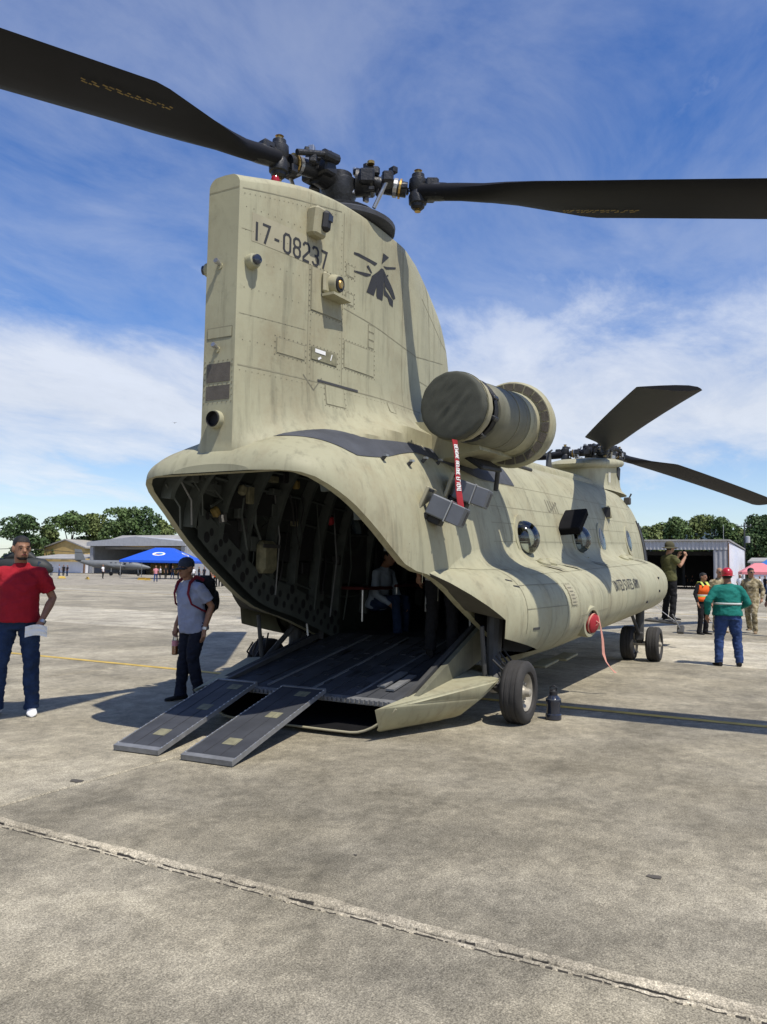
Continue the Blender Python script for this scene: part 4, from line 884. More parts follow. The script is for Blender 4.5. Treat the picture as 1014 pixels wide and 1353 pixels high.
# side walls of the ramp
for s in(1,-1):
    y0=s*-1.10
    hq=1 if s>0 else .3; A=rp(.08,y0,.02);B=rp(rl-.55,y0,.32*hq);C=rp(rl-.55,y0,-.03);D=rp(.02,y0,-.10)
    mb=MB(); mb.prism([A,B,C,D],(0,s*-.055,0)); mb.build('side_wall',M['darksand'] if s>0 else M['ramp'],RAMP)
    mb=MB(); mb.prism([rp(.06,y0+s*.03,.03),rp(rl-.5,y0+s*.03,.34*hq),rp(rl-.5,y0+s*.03,.34*hq-.06),rp(.06,y0+s*.03,-.01)],(0,s*.045,0)); mb.build('top_rail',M['dgrey'],RAMP)
    # outer pod that completes the sponson when the ramp is shut
    P=dict(a=(-.70,-1.09,.31),b=(1.02,-1.16,.47),c=(.70,-1.60,.44),d=(.40,-1.50,.27),e=(.30,-1.30,.09),f=(-.50,-.88,.035),g=(-.72,-.96,.10),h=(1.0,-1.16,.15),i=(-.5,-.9,.2))
    mb=MB(); k=list(P); V=[(p[0],p[1]*s,p[2]) for p in P.values()]; ix={q:i for i,q in enumerate(k)}
    fc=['abc','acdg','cedx','efgd','gfa','bch','chd','hde','hef']
    F=[]
    for f in('abc','acdg','defg','cbhd','hed','hfe'): F.append(tuple(ix[q] for q in f))
    o=mb.add(V,F).build('ramp_pod',M['tan'],RAMP); 
    bmv=bmesh.new(); bmv.from_mesh(o.data); bmesh.ops.triangulate(bmv,faces=bmv.faces); bmesh.ops.bevel(bmv,geom=[e for e in bmv.edges if len(e.link_faces)==2 and e.calc_face_angle(0)>.3],offset=.022,segments=3,affect='EDGES'); bmv.to_mesh(o.data); bmv.free(); sm(o,50)
    p=P['a']; 
    # thin white rod
    MB().tube([(1.30,s*-1.14,.83),(1.32,s*-1.12,.57)],.012,8).build('white_rod',M['white'],RAMP,True)
# belly of the ramp with its curved rear lip; black sheets put in the shade of the hollow above it
def belly(u,v):
    y=(u*2-1)*1.10; e=abs(y)/1.10; zl=.035+.235*max(0,(e-.62)/.38)**2; x=-.72+.10*e**3
    return np.array([x+(1.95-x)*v,y,zl+(.40-zl)*v*v])
mb=MB(); mb.grid(belly,lin(0,1,25),lin(0,1,8)); mb.build('ramp_belly',M['tan'],RAMP,True)
mb=MB(); P=[belly(u,0)+np.array([-.005,0,.012]) for u in lin(0,1,33)]; mb.tube(P,.011,8); mb.build('belly_lip',M['tan2'],RAMP,True)
mb=MB(); mb.grid(lambda u,v:(lambda b:np.array([b[0],b[1]*.97,b[2]+v*(.30+.168*(b[0]+.4)-.07-b[2])]))(belly(u,.42)),lin(0,1,15),[0,1]); mb.build('cavity_shade_wall',M['matte'],RAMP)
mb=MB(); mb.grid(lambda u,v:belly(u,.012+.41*v)+np.array([0,0,.014]),lin(0.02,.98,19),lin(0,1,5)); mb.build('cavity_shade_sheet',M['matte'],RAMP)  # black sheet over the belly's inner side, painting the hollow's shade
# auxiliary loading ramps
def aux(tl,tr,br,bl,lab):
    tl,tr,br,bl=[Vector(q) for q in(tl,tr,br,bl)]; n=(tr-tl).cross(bl-tl).normalized(); n=n if n.z>0 else -n
    def q(u,v,h): return (tl*(1-u)+tr*u)*(1-v)+(bl*(1-u)+br*u)*v+n*h
    def plate(mb,u0,u1,v0,v1,h0,h1): mb.add([q(u,v,h) for h in(h0,h1) for u,v in((u0,v0),(u1,v0),(u1,v1),(u0,v1))],[(0,3,2,1),(4,5,6,7),(0,1,5,4),(1,2,6,5),(2,3,7,6),(3,0,4,7)])
    mb=MB(); plate(mb,.03,.97,.02,.98,.0,.030); o=mb.build('loading_ramp',M['plank'],HEL); o['label']=lab
    for nm,a in(('edge_rail',(0,.022,0,1)),('edge_rail',(.978,1,0,1)),('end_strip',(.023,.977,.965,1)),('end_strip',(.023,.977,0,.02))):
        mb=MB(); plate(mb,*a,-.004,.036); mb.build(nm,M['alu'],o)
    for u0,v0 in((.52,.07),(.52,.40),(.42,.76)):
        mb=MB(); plate(mb,u0,u0+.26,v0,v0+.075,.0295,.032); w=mb.build('label_plate',M['label'],o)
    mb=MB()
    for u in(.33,.66): plate(mb,u-.004,u+.004,.03,.96,.0295,.032)
    mb.build('grip_bead',M['ramp'],o)
    mb=MB()
    for k in range(22):
        for u in(.011,.989): c=q(u,.03+.0445*k,.036); mb.lathe(c,n,[(0,.008),(.004,.006)],6)
    mb.build('rail_rivet',M['steel'],o)['kind']='stuff'
    return o
aux((-.42,1.06,.325),(-.40,.58,.325),(-2.13,.225,.012),(-2.17,.67,.012),'loading ramp farther from the camera, mostly in shade at its top')
aux((-.42,.25,.325),(-.40,-.235,.325),(-2.10,-.49,.012),(-2.13,-.01,.012),'loading ramp nearer the camera, lit by the sun')
# ---- engines ----
EA=Vector((1,0,.062)).normalized()
def engine(s):
    o0=Vector((.0,s*-1.32,3.09)); n=40
    mb=MB().lathe(o0,EA,[(.58,.20),(.60,.29),(.64,.322),(.75,.33),(1.20,.338),(1.54,.345),(1.60,.36),(1.66,.36),(1.66,.25)],n); e=mb.build('engine',M['darksand'],HEL,True); MB().lathe(o0,EA,[(1.40,.344),(1.40,.350),(1.60,.366),(1.67,.366)],n,False).build('front_band',M['tan'],e,True)  # body colour carries the blade's shadow, the front band its sunlit end
    MB().lathe(o0,EA,[(.15,.26),(.64,.27)],n,False).build('mount_gap',M['black'],e)
    MB().lathe(o0,EA,[(.40,.30),(.44,.32),(.47,.30),(.42,.26)],n,False).build('clamp_ring',M['hub'],e,True)
    for k in range(9):
        a=k*2*math.pi/9; MB().box(o0+EA*.44+Vector((0,math.cos(a),math.sin(a)))*.30,(.12,.05,.05),Matrix.Rotation(a,3,'X'),.01).build('engine_fitting',M['hub'],e)
    # band seams on the nacelle
    for h in(1.05,1.3): MB().lathe(o0,EA,[(h,.336),(h,.3425),(h+.008,.3425),(h+.008,.336)],n,False).build('band_seam',M['seam'],e,True)
    # particle separator: big flange ring with cells on its rear face
    f=MB().lathe(o0,EA,[(1.66,.34),(1.70,.36),(1.70,.475),(1.73,.495),(1.80,.50),(1.86,.49),(2.0,.46),(2.08,.40),(2.12,.25)],n).build('separator',M['tan'],e,True)
    nn=22
    for k in range(nn):
        a0=2*math.pi*k/nn+.02; a1=2*math.pi*(k+1)/nn-.02; A=EA.cross(Vector((0,0,1))).normalized(); B=EA.cross(A)
        P=[o0+EA*1.692+(A*math.cos(a)+B*math.sin(a))*r for r,a in((.385,a0),(.465,a0),(.465,(a0+a1)/2),(.465,a1),(.385,a1))]
        MB().prism(P,EA*-.006).build('separator_cell',M['brown'],e)
    # pylon between nacelle and body, with its cooling grille
    m_=MB(); m_.add([(.7,s*-.60,2.62),(1.75,s*-.60,2.66),(1.75,s*-1.35,2.80),(.7,s*-1.35,2.76),(.7,s*-.60,3.1),(1.75,s*-.60,3.15),(1.75,s*-1.25,3.1),(.7,s*-1.25,3.05)],[(0,1,2,3),(4,7,6,5),(0,4,5,1),(1,5,6,2),(2,6,7,3),(3,7,4,0)]).build('engine_mount',M['tan'],e)
    gr=MB()
    gr.box((1.25,s*-1.16,2.70),(.62,.30,.05),Matrix.Rotation(-.06,3,'Y')@Matrix.Rotation(s*R_(35),3,'X'),.02); g=gr.build('cooling_grille',M['black'],e)
    MB().tube([(1.8,s*-1.15,2.75),(1.85,s*-1.1,2.45)],.03,8).build('drain_tube',M['dgrey'],e)
    MB().tube([(1.0,s*-.3,3.15),(1.2,s*-1.3,3.0)],[.16,.13],14).build('drive_housing',M['tan'],e,True)
    return e
engine(1); engine(-1)
# ---- grey dispensers on the flank ----
def disp(P,yaw,til,k):
    Rm=Matrix.Rotation(yaw,3,'Z')@Matrix.Rotation(til,3,'X')
    P=Vector(P)
    def b(c,d,nm,m,par,ch=.012): return MB().box(P+Rm@Vector(c),d,Rm,ch).build(nm,M[m],par)
    o=b((0,-.19,0),(.27,.20,.20),'flare_dispenser','grey',HEL)
    b((0,-.365,0),(.255,.14,.19),'magazine','grey',o,.008); b((0,-.288,.0),(.285,.014,.212),'clamp_band','steel',o,.003); b((0,-.03,.01),(.34,.03,.26),'mounting_plate','tan2',o,.006)
    b((0,-.02,-.14),(.16,.10,.12),'bracket','black',o); b((.02,-.17,-.13),(.20,.16,.07),'connector_box','black',o); b((-.09,-.10,-.13),(.05,.05,.07),'cable_plug','hub',o); b((-.11,-.06,.115),(.05,.05,.03),'latch','hub',o,.004); b((.06,-.435,.0),(.09,.012,.14),'end_cap','dgrey',o,.003)
    return o
disp((-.10,-1.09,2.17),R_(12),R_(24),0); disp((.52,-1.08,2.37),R_(12),R_(20),1)
# black dispenser with open cells above the second window
o=MB().box((4.66,-1.26,2.26),(.58,.34,.12),Matrix.Rotation(R_(-33),3,'Y')@Matrix.Rotation(R_(-4),3,'X'),.015).build('flare_dispenser',M['matte'],HEL); o['label']='black dispenser box above the second window'
mb=MB(); 
for k in range(5): stroke(mb,bxz,[(4.15+.12*k,2.38),(4.15+.12*k,2.55)],.03,.004); stroke(mb,bxz,[(4.15+.12*k,2.38+.04*k),(4.22+.12*k,2.38+.04*k)],.03,.004)
mb.build('rescue_stencil',M['markf'],HEL)
# louvred vent high on the flank
p=bxz(7.9,2.62); o=MB().box((7.95,p[1]-.02,2.64),(.26,.12,.22),Matrix.Rotation(R_(18),3,'Z')@Matrix.Rotation(R_(-14),3,'X'),.01).build('vent_scoop',M['tan'],HEL); MB().box((7.83,p[1]-.05,2.64),(.03,.11,.18),Matrix.Rotation(R_(18),3,'Z')).build('scoop_mouth',M['black'],o)
# ---- tunnel fairing, antenna, handrail on the roof ----
mb=MB(); mb.grid(lambda x,v:np.array([x,.42*math.cos(math.pi*v)*(1),B_T(x)-.09+.22*math.sin(math.pi*v)**.6]),lin(1.6,9.5,24),lin(0,1,15)); mb.build('drive_tunnel',M['tan'],HEL,True)
o=MB().prism([(7.55,-.03,3.30),(7.85,-.03,3.30),(7.80,-.015,3.78),(7.66,-.015,3.78)],(0,.05,0)).build('blade_antenna',M['dgrey'],HEL); MB().tube([(7.5,-.12,3.80),(7.95,.14,3.79)],.018,6).build('antenna_arm',M['dgrey'],o)
MB().tube([(2.7,-.62,3.02),(4.6,-.64,3.05)],.03,8).build('handrail',M['dgrey'],HEL,True)
MB().box((3.6,-.60,3.0),(2.0,.08,.05)).build('rail_base',M['tan2'],HEL)
# ---- forward pylon ----
def fpy(x,h,wd,z0,z1):
    pass
def fsec(zf,t):   # outline of the neck in plan, t round the loop
    a=2*math.pi*t; cx=10.9; rx=1.75; ry=.46
    c,s_=math.cos(a),math.sin(a); n=3.0
    return cx+rx*math.copysign(abs(c)**(2/n),c), ry*math.copysign(abs(s_)**(2/n),s_)
V=[];F=[];n=40;zs=lin(0,1,8)
for i,z in enumerate(zs):
    for k in range(n):
        x,y=fsec(z,k/n); fl=1+.35*math.exp(-z/.12)
        zb=3.22+.035*(x-8); zt=3.72+.125*(x-9.2)
        V.append((10.9+(x-10.9)*(1+.12*math.exp(-z/.15)),y*fl,zb+(zt-zb)*z))
for i in range(7):
    for k in range(n): F.append((i*n+k,i*n+(k+1)%n,(i+1)*n+(k+1)%n,(i+1)*n+k))
F.append(tuple(7*n+k for k in range(n)))
fp=from_np('forward_pylon',V,F,M['tan'],HEL,True); sm(fp,40)
V=[];F=[]
lid=[(0,1.0,-.02),(0,1.06,.02),(0,1.08,.07),(0,1.04,.12),(0,.8,.17),(0,.3,.20)]
for _,sc,dz in lid:
    for k in range(n):
        x,y=fsec(0,k/n); x=10.85+(x-10.9)*sc*1.06; V.append((x,y*sc*1.12,3.70+.125*(x-9.2)+dz))
for i in range(len(lid)-1):
    for k in range(n): F.append((i*n+k,i*n+(k+1)%n,(i+1)*n+(k+1)%n,(i+1)*n+k))
F+= [tuple((len(lid)-1)*n+k for k in range(n)),tuple(range(n))[::-1]]
o=from_np('pylon_lid',V,F,M['tan'],fp,True); sm(o,50)
MB().prism([(11.55,-.47,3.80),(11.85,-.465,3.70),(11.95,-.46,3.98),(11.6,-.47,4.02)],(0,.05,0)).build('intake_opening',M['black'],fp)
MB().box((10.6,-.50,3.62),(.04,.03,.22)).build('slot',M['white'],fp)
MB().box((10.7,-.86,3.10),(.12,.14,.16),ch=.02).build('formation_light',M['dgrey'],HEL)
MB().tube([(10.7,-.84,3.05),(10.72,-.94,3.26)],.02,6).build('light_stalk',M['dgrey'],HEL)
# cabin door: open, its upper leaf inside, the lower leaf let down as steps
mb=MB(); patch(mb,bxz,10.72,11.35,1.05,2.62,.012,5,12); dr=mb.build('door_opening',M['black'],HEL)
for a in((10.68,10.72),(11.35,11.39)): mb=MB(); patch(mb,bxz,a[0],a[1],1.0,2.66,.025,2,12); mb.build('door_frame',M['dgrey'],dr)
st=MB().box((11.05,-1.52,.52),(.60,.66,.05),Matrix.Rotation(R_(4),3,'X'),.01).build('door_step',M['dgrey'],HEL)
for y in(-1.35,-1.5,-1.7): MB().box((11.05,y,.57),(.58,.06,.03)).build('step_rib',M['alu'],st)
for x in(10.74,11.36): MB().tube([(x,-1.2,1.0),(x,-1.8,.56)],.006,6).build('step_cable',M['steel'],st)
mp=MB().tube([(10.5,-1.80,.70),(10.65,-1.92,.40)],.015,6).build('mirror_arm',M['alu'],HEL); MB().box((10.68,-1.93,.38),(.09,.14,.18),Matrix.Rotation(.5,3,'Y'),.02).build('mirror_head',M['dgrey'],mp)
# ---- rotor heads ----
def radial(az,r,h,off=0.): return Vector((math.cos(az)*r-math.sin(az)*off,math.sin(az)*r+math.cos(az)*off,h))
def rotor(hc,azs,spin,droop,pitch,nm,zcap,lags=(0,0,0)):
    H=Vector(hc)
    hub=MB().lathe(H,(0,0,1),[(-.30,.14),(-.20,.17),(-.12,.20),(.0,.20),(.03,.14),(.08,.14),(.10,.10),(.12,.04)],20).build('rotor_hub',M['hub'],HEL,True)
    MB().lathe(H,(0,0,1),[(-.56,.13),(-.30,.13)],16).build('mast',M['steel'],hub,True)
    MB().lathe(H,(0,0,1),[(-.46,.22),(-.46,.40),(-.38,.42),(-.34,.30)],24,True).build('swashplate',M['hub'],hub,True)
    for i,azd in enumerate(azs):
        az=R_(azd); q=lambda r,h,o=0.: H+radial(az,r,h-droop*max(0,r-.3),o)
        arm=MB(); arm.tube([q(.18,0),q(.34,0)],[.15,.13],12); arm.tube([q(.34,0),q(.72,0)],[.088,.080],12); arm.box(q(.30,0),(.16,.38,.16),Rz(az),.02)
        A=arm.build('hub_arm',M['hub'],hub,True)
        up=Vector((0,0,1))
        MB().lathe(q(.84,-.19),up,[(0,.05),(.02,.072),(.05,.075),(.06,.095),(.14,.10),(.19,.08),(.24,.10),(.32,.095),(.34,.07),(.38,.068),(.385,.03)],16).build('lag_pin',M['hub'],hub,True)
        MB().lathe(q(.84,-.215),up,[(0,.035),(.02,.03),(.44,.03),(.45,.045),(.46,.02)],10).build('pin_bolt',M['gold'],hub)
        MB().tube([q(.64,0),q(.66,0)],[.104,.104],14).build('brass_collar',M['gold'],hub); MB().tube([q(.58,0),q(.62,0)],[.10,.10],14).build('bearing_collar',M['steel'],hub)
        MB().box(q(.90,0),(.26,.12,.18),Rz(az),.025).build('pin_yoke',M['hub'],hub)
        MB().tube([q(.22,.10,spin*-.18),q(.42,.09,spin*-.20),q(.43,.09,spin*-.20),q(.74,.05,spin*-.15)],[.055,.055,.03,.03],10).build('lag_damper',M['hub'],hub,True)
        MB().tube([H+radial(az,.38,-.36,spin*.18),q(.52,-.02,spin*.20)],.022,8).build('pitch_link',M['steel'],hub,True)
        MB().box(q(.52,0,spin*.14),(.12,.22,.12),Rz(az),.02).build('pitch_arm',M['hub'],hub)
        MB().box(q(.34,.11),(.16,.20,.10),Rz(az+.2),.02).build('hinge_cap',M['hub'],hub); MB().lathe(q(.34,.15,spin*.12),up,[(0,.04),(.03,.04),(.04,.02)],8).build('cap_bolt',M['gold' if i%2 else 'steel'],hub)
        for k in range(18):
            r=random.uniform(.12,.78); MB().box(q(r,random.uniform(-.14,.16),random.uniform(-.2,.2)),(random.uniform(.03,.10),random.uniform(.03,.08),random.uniform(.03,.09)),Rz(random.uniform(0,3)),.008).build('hub_fitting',M['hub' if k%4 else 'steel'],hub)
        piv=H+radial(az,.84,0.); lg=R_(lags[i])
        def radial_b(r,h,off=0.): return piv-H+radial(az+lg,r-.84,h,off)
        # blade: loft of sections; +c towards the leading edge
        xs_=[.88,1.05,1.30,1.55,1.85,2.15,2.45,2.6,2.7,3.2,4,5.2,6.6,7.8,8.7,9.0,9.14]; V=[];F=[];ns=14
        for r in xs_:
            k=min(1,max(0,(r-1.28)/1.27)); k2=min(1,max(0,(r-1.3)/.8)); k2=k2*k2*(3-2*k2)
            le=.10+(.20-.10)*k2; te=-.10-(.615-.10)*(k if k<1 else 1); th=.088*(1-k2)+.048*k2
            if r>9.1: le-=.05
            tw=pitch*(1-.35*(r/9.14)); bend=-droop*max(0,r-.3)-.0022*r*r*(1 if droop<.08 else .6)
            for j in range(ns):
                a=2*math.pi*j/ns; cx=(le+te)/2+(le-te)/2*math.cos(a)
                fr=(le-cx)/(le-te); shp=math.sin(a)*(1.0 if k2<.05 else (1-k2)+k2*min(1,(1.15-fr*.95)))
                cz=th*shp
                c2=cx*math.cos(tw)-cz*math.sin(tw); z2=cx*math.sin(tw)+cz*math.cos(tw)
                V.append(H+radial_b(r,bend+z2,spin*c2))
        for u in range(len(xs_)-1):
            for j in range(ns): F.append((u*ns+j,u*ns+(j+1)%ns,(u+1)*ns+(j+1)%ns,(u+1)*ns+j))
        F+=[tuple(range(ns)),tuple((len(xs_)-1)*ns+j for j in range(ns))[::-1]]
        bl=MB().add(V,F).build('rotor_blade',M['blade'],HEL,True)
        bl['label']=nm[i]
        qb=lambda r,h,o=0.: H+radial_b(r,h-droop*max(0,r-.3),o)
        MB().tube([qb(.92,0),qb(1.08,0),qb(1.16,0)],[.092,.095,.09],12).build('root_clevis',M['hub'],bl,True)
        MB().box(qb(1.0,.09),(.14,.12,.10),Rz(az),.02).build('root_bolt_block',M['hub'],bl)
        if zcap:    # worn yellow stencil lines under the blade
            mb=MB(); rr=random.Random(i)
            for row in range(2):
                r=2.30
                while r<3.05:
                    w=rr.uniform(.02,.05); c0=-.36-.035*row; tw=pitch*(1-.35*r/9.14); bend=-droop*(r-.3)-.0022*r*r*(1 if droop<.08 else .6)-.040
                    P=[H+radial_b(r_,bend+c_*math.sin(tw)-.004,spin*c_*math.cos(tw)) for r_,c_ in((r,c0),(r+w,c0),(r+w,c0+.016),(r,c0+.016))]; mb.add(P,[(0,1,2,3)]); r+=w+rr.choice((.012,.012,.05))
            s_=mb.build('stencil_marking',M['yellow'],bl); s_['kind']='stuff'
    return hub
# cowl ring under the aft hub
cw=MB().lathe((.05,0,5.045),(0,0,1),[(0,.10),(0,.48),(.0,.54),(.025,.58),(.07,.585),(.10,.54),(.13,.40),(.16,.18)],40).build('hub_cowl',M['walk'],HEL,True)
rotor((0,0,5.60),(167,-62,38),-1,.172,R_(1.5),('rotor blade over the tail reaching to the left edge of the picture','rotor blade reaching straight to the right edge of the picture','rotor blade pointing away behind the tail pylon'),True,(0,-24,0))
rotor((11.94,0,4.41),(199.5,-19,93),1,.048,R_(-4),('front rotor blade raised towards the camera','front rotor blade drooping to the right edge','front rotor blade hidden behind the engine'),False)
# seams and rivets
o=SEAM.build('skin_seam',M['seam'],HEL,fixn=False); o['kind']='stuff'
o=RIV.build('rivet',M['rivet'],HEL,fixn=False); o['kind']='stuff'
# ================= THINGS ON AND BY THE HELICOPTER =================
def exhaust_cover():
    o0=Vector((.0,-1.32,3.09)); t=thing('exhaust_cover','olive fabric cover tied over the engine exhaust with a long red streamer hanging from it','engine cover',tuple(o0))
    Z=Vector((0,0,0)); n=72
    def wob(i,a,r,h):
        X=math.cos(a)*r; Y=math.sin(a)*r; k=noise.noise(Vector((X*2.5,Y*2.5,1))); f=-abs(noise.noise(Vector(((X+Y*.75)*9,(Y-X*.75)*2.0,4))))+.5*noise.noise(Vector(((X+Y)*14,(Y-X)*4,9)))
        return r*(1+.006*math.sin(a*17+4*k)*(1 if i>5 else 0)),h-.017*f*(1-(r/.345)**6)+.01*k
    mb=MB().lathe(Z,EA,[(-.01+.012*(i/15)**4,.012+.30*i/15) for i in range(16)]+[(.008,.322),(.03,.332),(.07,.334),(.12,.332)],n,True,wob); mb.build('cover_cloth',M['cover'],t,70)
    mb=MB().lathe(Z,EA,[(q,r*1.08) for q,r in((.10,.309),(.13,.298),(.16,.31),(.19,.298),(.22,.309),(.25,.296),(.28,.30),(.30,.27))],n,False,wob); mb.build('cover_skirt',M['tan2'],t,60)
    MB().lathe(Z,EA,[(.115,.336),(.115,.344),(.135,.344),(.135,.336)],n,False).build('draw_cord',M['label'],t,True)
    # red streamer
    p0=Vector((-.01,-.05,-.34)); V=[];F=[]
    for i in range(22):
        s=i/21; w=.036; c=p0+Vector((.05*s+.012*math.sin(s*7),-.05*s,-.66*s)); d=Vector((.93,-.35+.2*math.sin(s*5),0)).normalized()
        for k in(-1,1): V.append(c+d*w*k)
        for k in(1,-1): V.append(c+d*w*k+Vector((.0,.004,0)))
    for i in range(21):
        for k in range(4): F.append((4*i+k,4*i+(k+1)%4,4*i+4+(k+1)%4,4*i+4+k))
    st=MB().add(V,F).build('streamer',M['red'],t)
    def S_(a,b,off=0.):      # a along the streamer (down), b across
        s=min(1,max(0,a/.66)); c=p0+Vector((.05*s+.012*math.sin(s*7),-.05*s,-.66*s)); d=Vector((.93,-.35+.2*math.sin(s*5),0)).normalized(); return np.array(c+d*(-b)+Vector((-.25,-1,0)).normalized()*.005)
    def stx(mb,s,a,h,sw):
        for ch in s:
            for g in GL.get(ch,[]):
                for u,v in zip(g,g[1:]):
                    A=np.array([a+u[0]*h*.55,(u[1]-.5)*h]); B=np.array([a+v[0]*h*.55,(v[1]-.5)*h]); tt=(B-A)/max(1e-6,np.linalg.norm(B-A)); nn=np.array([-tt[1],tt[0]])*sw/2
                    mb.add([S_(*(A+nn)),S_(*(A-nn)),S_(*(B-nn)),S_(*(B+nn))],[(0,1,2,3)])
            a+=h*(.44 if ch!=' ' else .35)
        return a
    mb=MB(); stx(mb,'REMOVE BEFORE FLIGHT',.05,.052,.009); mb.build('streamer_lettering',M['white'],st,fixn=False)
exhaust_cover()
def intake_plug():
    P=Vector((2.98,-1.955,.90)); t=thing('intake_plug','round red plug in the sponson intake with a faded ribbon hanging to the ground','intake plug',tuple(P)); ax=Vector((-.25,-1,-.15)).normalized()
    MB().lathe((0,.06,0),ax,[(0,.142),(.06,.142),(.10,.13),(.12,.09),(.125,.02)],28).build('plug_body',M['red'],t,True); MB().lathe((0,.06,0),ax,[(.07,.144),(.07,.15),(.09,.146)],28,False).build('plug_rim',M['pink'],t,True); MB().tube([(-.04,-.05,.03),(-.03,-.10,0),(-.03,-.05,-.04)],.010,6).build('handle',M['pink'],t,True)
    t.scale=(.86,.86,.86)
    pts=[(.03,-.07,.10),(.10,-.09,-.05),(.14,-.11,-.25),(.15,-.12,-.45),(.18,-.15,-.56),(.26,-.20,-.66),(.34,-.25,-.73)]; V=[];F=[]
    for i,p in enumerate(pts):
        p=Vector(p); d=Vector((.9,-.3+.3*math.sin(i*1.7),.15*math.sin(i))).normalized()*.026
        V+=[p-d,p+d,p+d+Vector((0,.003,0)),p-d+Vector((0,.003,0))]
    for i in range(len(pts)-1):
        for k in range(4): F.append((4*i+k,4*i+(k+1)%4,4*i+4+(k+1)%4,4*i+4+k))
    MB().add(V,F).build('ribbon',M['pink'],t,True)
intake_plug()
def jug():
    t=thing('water_jug','black water jug with a carrying loop standing beside the rear wheel','jug',(1.20,-1.98,0)); n=24
    MB().lathe((0,0,.004),(0,0,1),[(0,.075),(.006,.082),(.05,.082),(.06,.072),(.15,.068),(.17,.078),(.20,.078),(.23,.055),(.245,.04)],n).build('jug_body',M['lens'],t,True)
    MB().lathe((0,0,.249),(0,0,1),[(0,.042),(.035,.042),(.04,.03),(.055,.022)],n).build('lid',M['black'],t,True)
    MB().tube([(.0,.03,.28),(0,.035,.325),(0,0,.345),(0,-.035,.325),(0,-.03,.28)],.007,6).build('carrying_loop',M['black'],t,True); MB().lathe((0,0,.205),(0,0,1),[(0,.079),(.008,.079)],n,False).build('grey_band',M['grey'],t)
jug()
# ================= PEOPLE =================
def cloth(name,col,var=.12,camo=None,bump=.25):
    m=mat(name,col,.85,var,9,bump=bump,bscale=90,spec=.2)
    if camo:
        nt=m.node_tree; b=nt.nodes['Principled BSDF']; tc=nt.nodes.new('ShaderNodeTexCoord'); n=nt.nodes.new('ShaderNodeTexNoise'); n.inputs['Scale'].default_value=11; n.inputs['Detail'].default_value=4; nt.links.new(tc.outputs['Object'],n.inputs['Vector'])
        r=nt.nodes.new('ShaderNodeValToRGB'); r.color_ramp.interpolation='CONSTANT'; e=r.color_ramp.elements; e[0].position=0;e[0].color=(*camo[0],1);e[1].position=.45;e[1].color=(*col,1); q=e.new(.56);q.color=(*camo[1],1)
        nt.links.new(n.outputs['Fac'],r.inputs[0]); nt.links.new(r.outputs[0],b.inputs['Base Color'])
    return m
SK=mat('skin_brown',(.27,.14,.085),.55,.10,14,spec=.35); SK2=mat('skin_tan',(.33,.18,.11),.55,.10,14,spec=.35)
HAIR=mat('black_hair',(.012,.011,.010),.6,.3,40,bump=.4,bscale=200)
C=dict(red=cloth('crimson_tshirt',(.30,.012,.022)),jean=cloth('dark_denim',(.018,.035,.085),.3),jean2=cloth('blue_denim',(.028,.055,.15),.3),navy=cloth('navy_trousers',(.010,.012,.022)),bluegrey=cloth('blue_grey_shirt',(.26,.29,.40)),teal=cloth('teal_work_shirt',(.012,.15,.125)),black=cloth('black_cloth',(.012,.012,.014)),olive=cloth('olive_tshirt',(.085,.085,.035)),camo=cloth('tan_camouflage',(.30,.25,.15),camo=((.17,.14,.08),(.40,.35,.24))),dark=cloth('dark_green_fatigues',(.055,.05,.035),camo=((.03,.03,.02),(.08,.075,.05))),orange=cloth('orange_vest',(.75,.12,.02)),grey=cloth('light_grey_shirt',(.34,.34,.34)),lblue=cloth('pale_blue_striped_shirt',(.30,.36,.44)),cap=cloth('navy_cap_cloth',(.035,.045,.07)),white=cloth('white_cloth',(.75,.75,.75)),boonie=cloth('olive_hat_cloth',(.075,.07,.04)),reflect=cloth('grey_reflective_tape',(.50,.52,.50)),lime=cloth('lime_tape',(.45,.5,.12)),maroon=cloth('maroon_strap',(.16,.02,.035)),redhelm=mat('red_hard_hat',(.42,.014,.03),.3,.05,5,spec=.6),shoew=cloth('white_trainer',(.72,.72,.72)),shoeb=cloth('black_shoe',(.015,.014,.013)),boot=cloth('tan_boot',(.22,.16,.10)),pinkc=cloth('pink_shirt',(.6,.25,.28)),greend=cloth('dark_green_shirt',(.03,.06,.03)))
def union(mb,vox,it=3,wr=0.,wf=6.,seed=0,inflate=0.):
    me=bpy.data.meshes.new('tmp'); me.from_pydata(mb.v,[],mb.f); o=bpy.data.objects.new('tmp',me); COL.objects.link(o)
    bm=bmesh.new(); bm.from_mesh(me); bmesh.ops.recalc_face_normals(bm,faces=bm.faces); bm.to_mesh(me); bm.free()
    r=o.modifiers.new('r','REMESH'); r.mode='VOXEL'; r.voxel_size=vox; r.adaptivity=0
    s=o.modifiers.new('s','SMOOTH'); s.factor=.5; s.iterations=it
    dg=bpy.context.evaluated_depsgraph_get(); out=bpy.data.meshes.new_from_object(o.evaluated_get(dg)); bpy.data.objects.remove(o); bpy.data.meshes.remove(me)
    if wr or inflate:
        n=len(out.vertices); co=np.zeros(n*3); out.vertices.foreach_get('co',co); co=co.reshape(-1,3); no=np.zeros(n*3); out.vertices.foreach_get('normal',no); no=no.reshape(-1,3)
        for i in range(n):
            p=co[i]; q=Vector((p[0]*wf+seed,p[1]*wf,p[2]*wf*1.6)); d=noise.noise(q)+.55*noise.noise(q*2.3+Vector((5,0,0))); d=-abs(d)*1.2+.3+.4*noise.noise(q*.6)
            co[i]+=no[i]*(wr*d+inflate)
        out.vertices.foreach_set('co',co.ravel()); out.update()
    out.polygons.foreach_set('use_smooth',[True]*len(out.polygons)); return out
def obj_me(name,me,m,parent):
    me.name=name; me.materials.clear(); me.materials.append(m); return link(bpy.data.objects.new(name,me),parent)
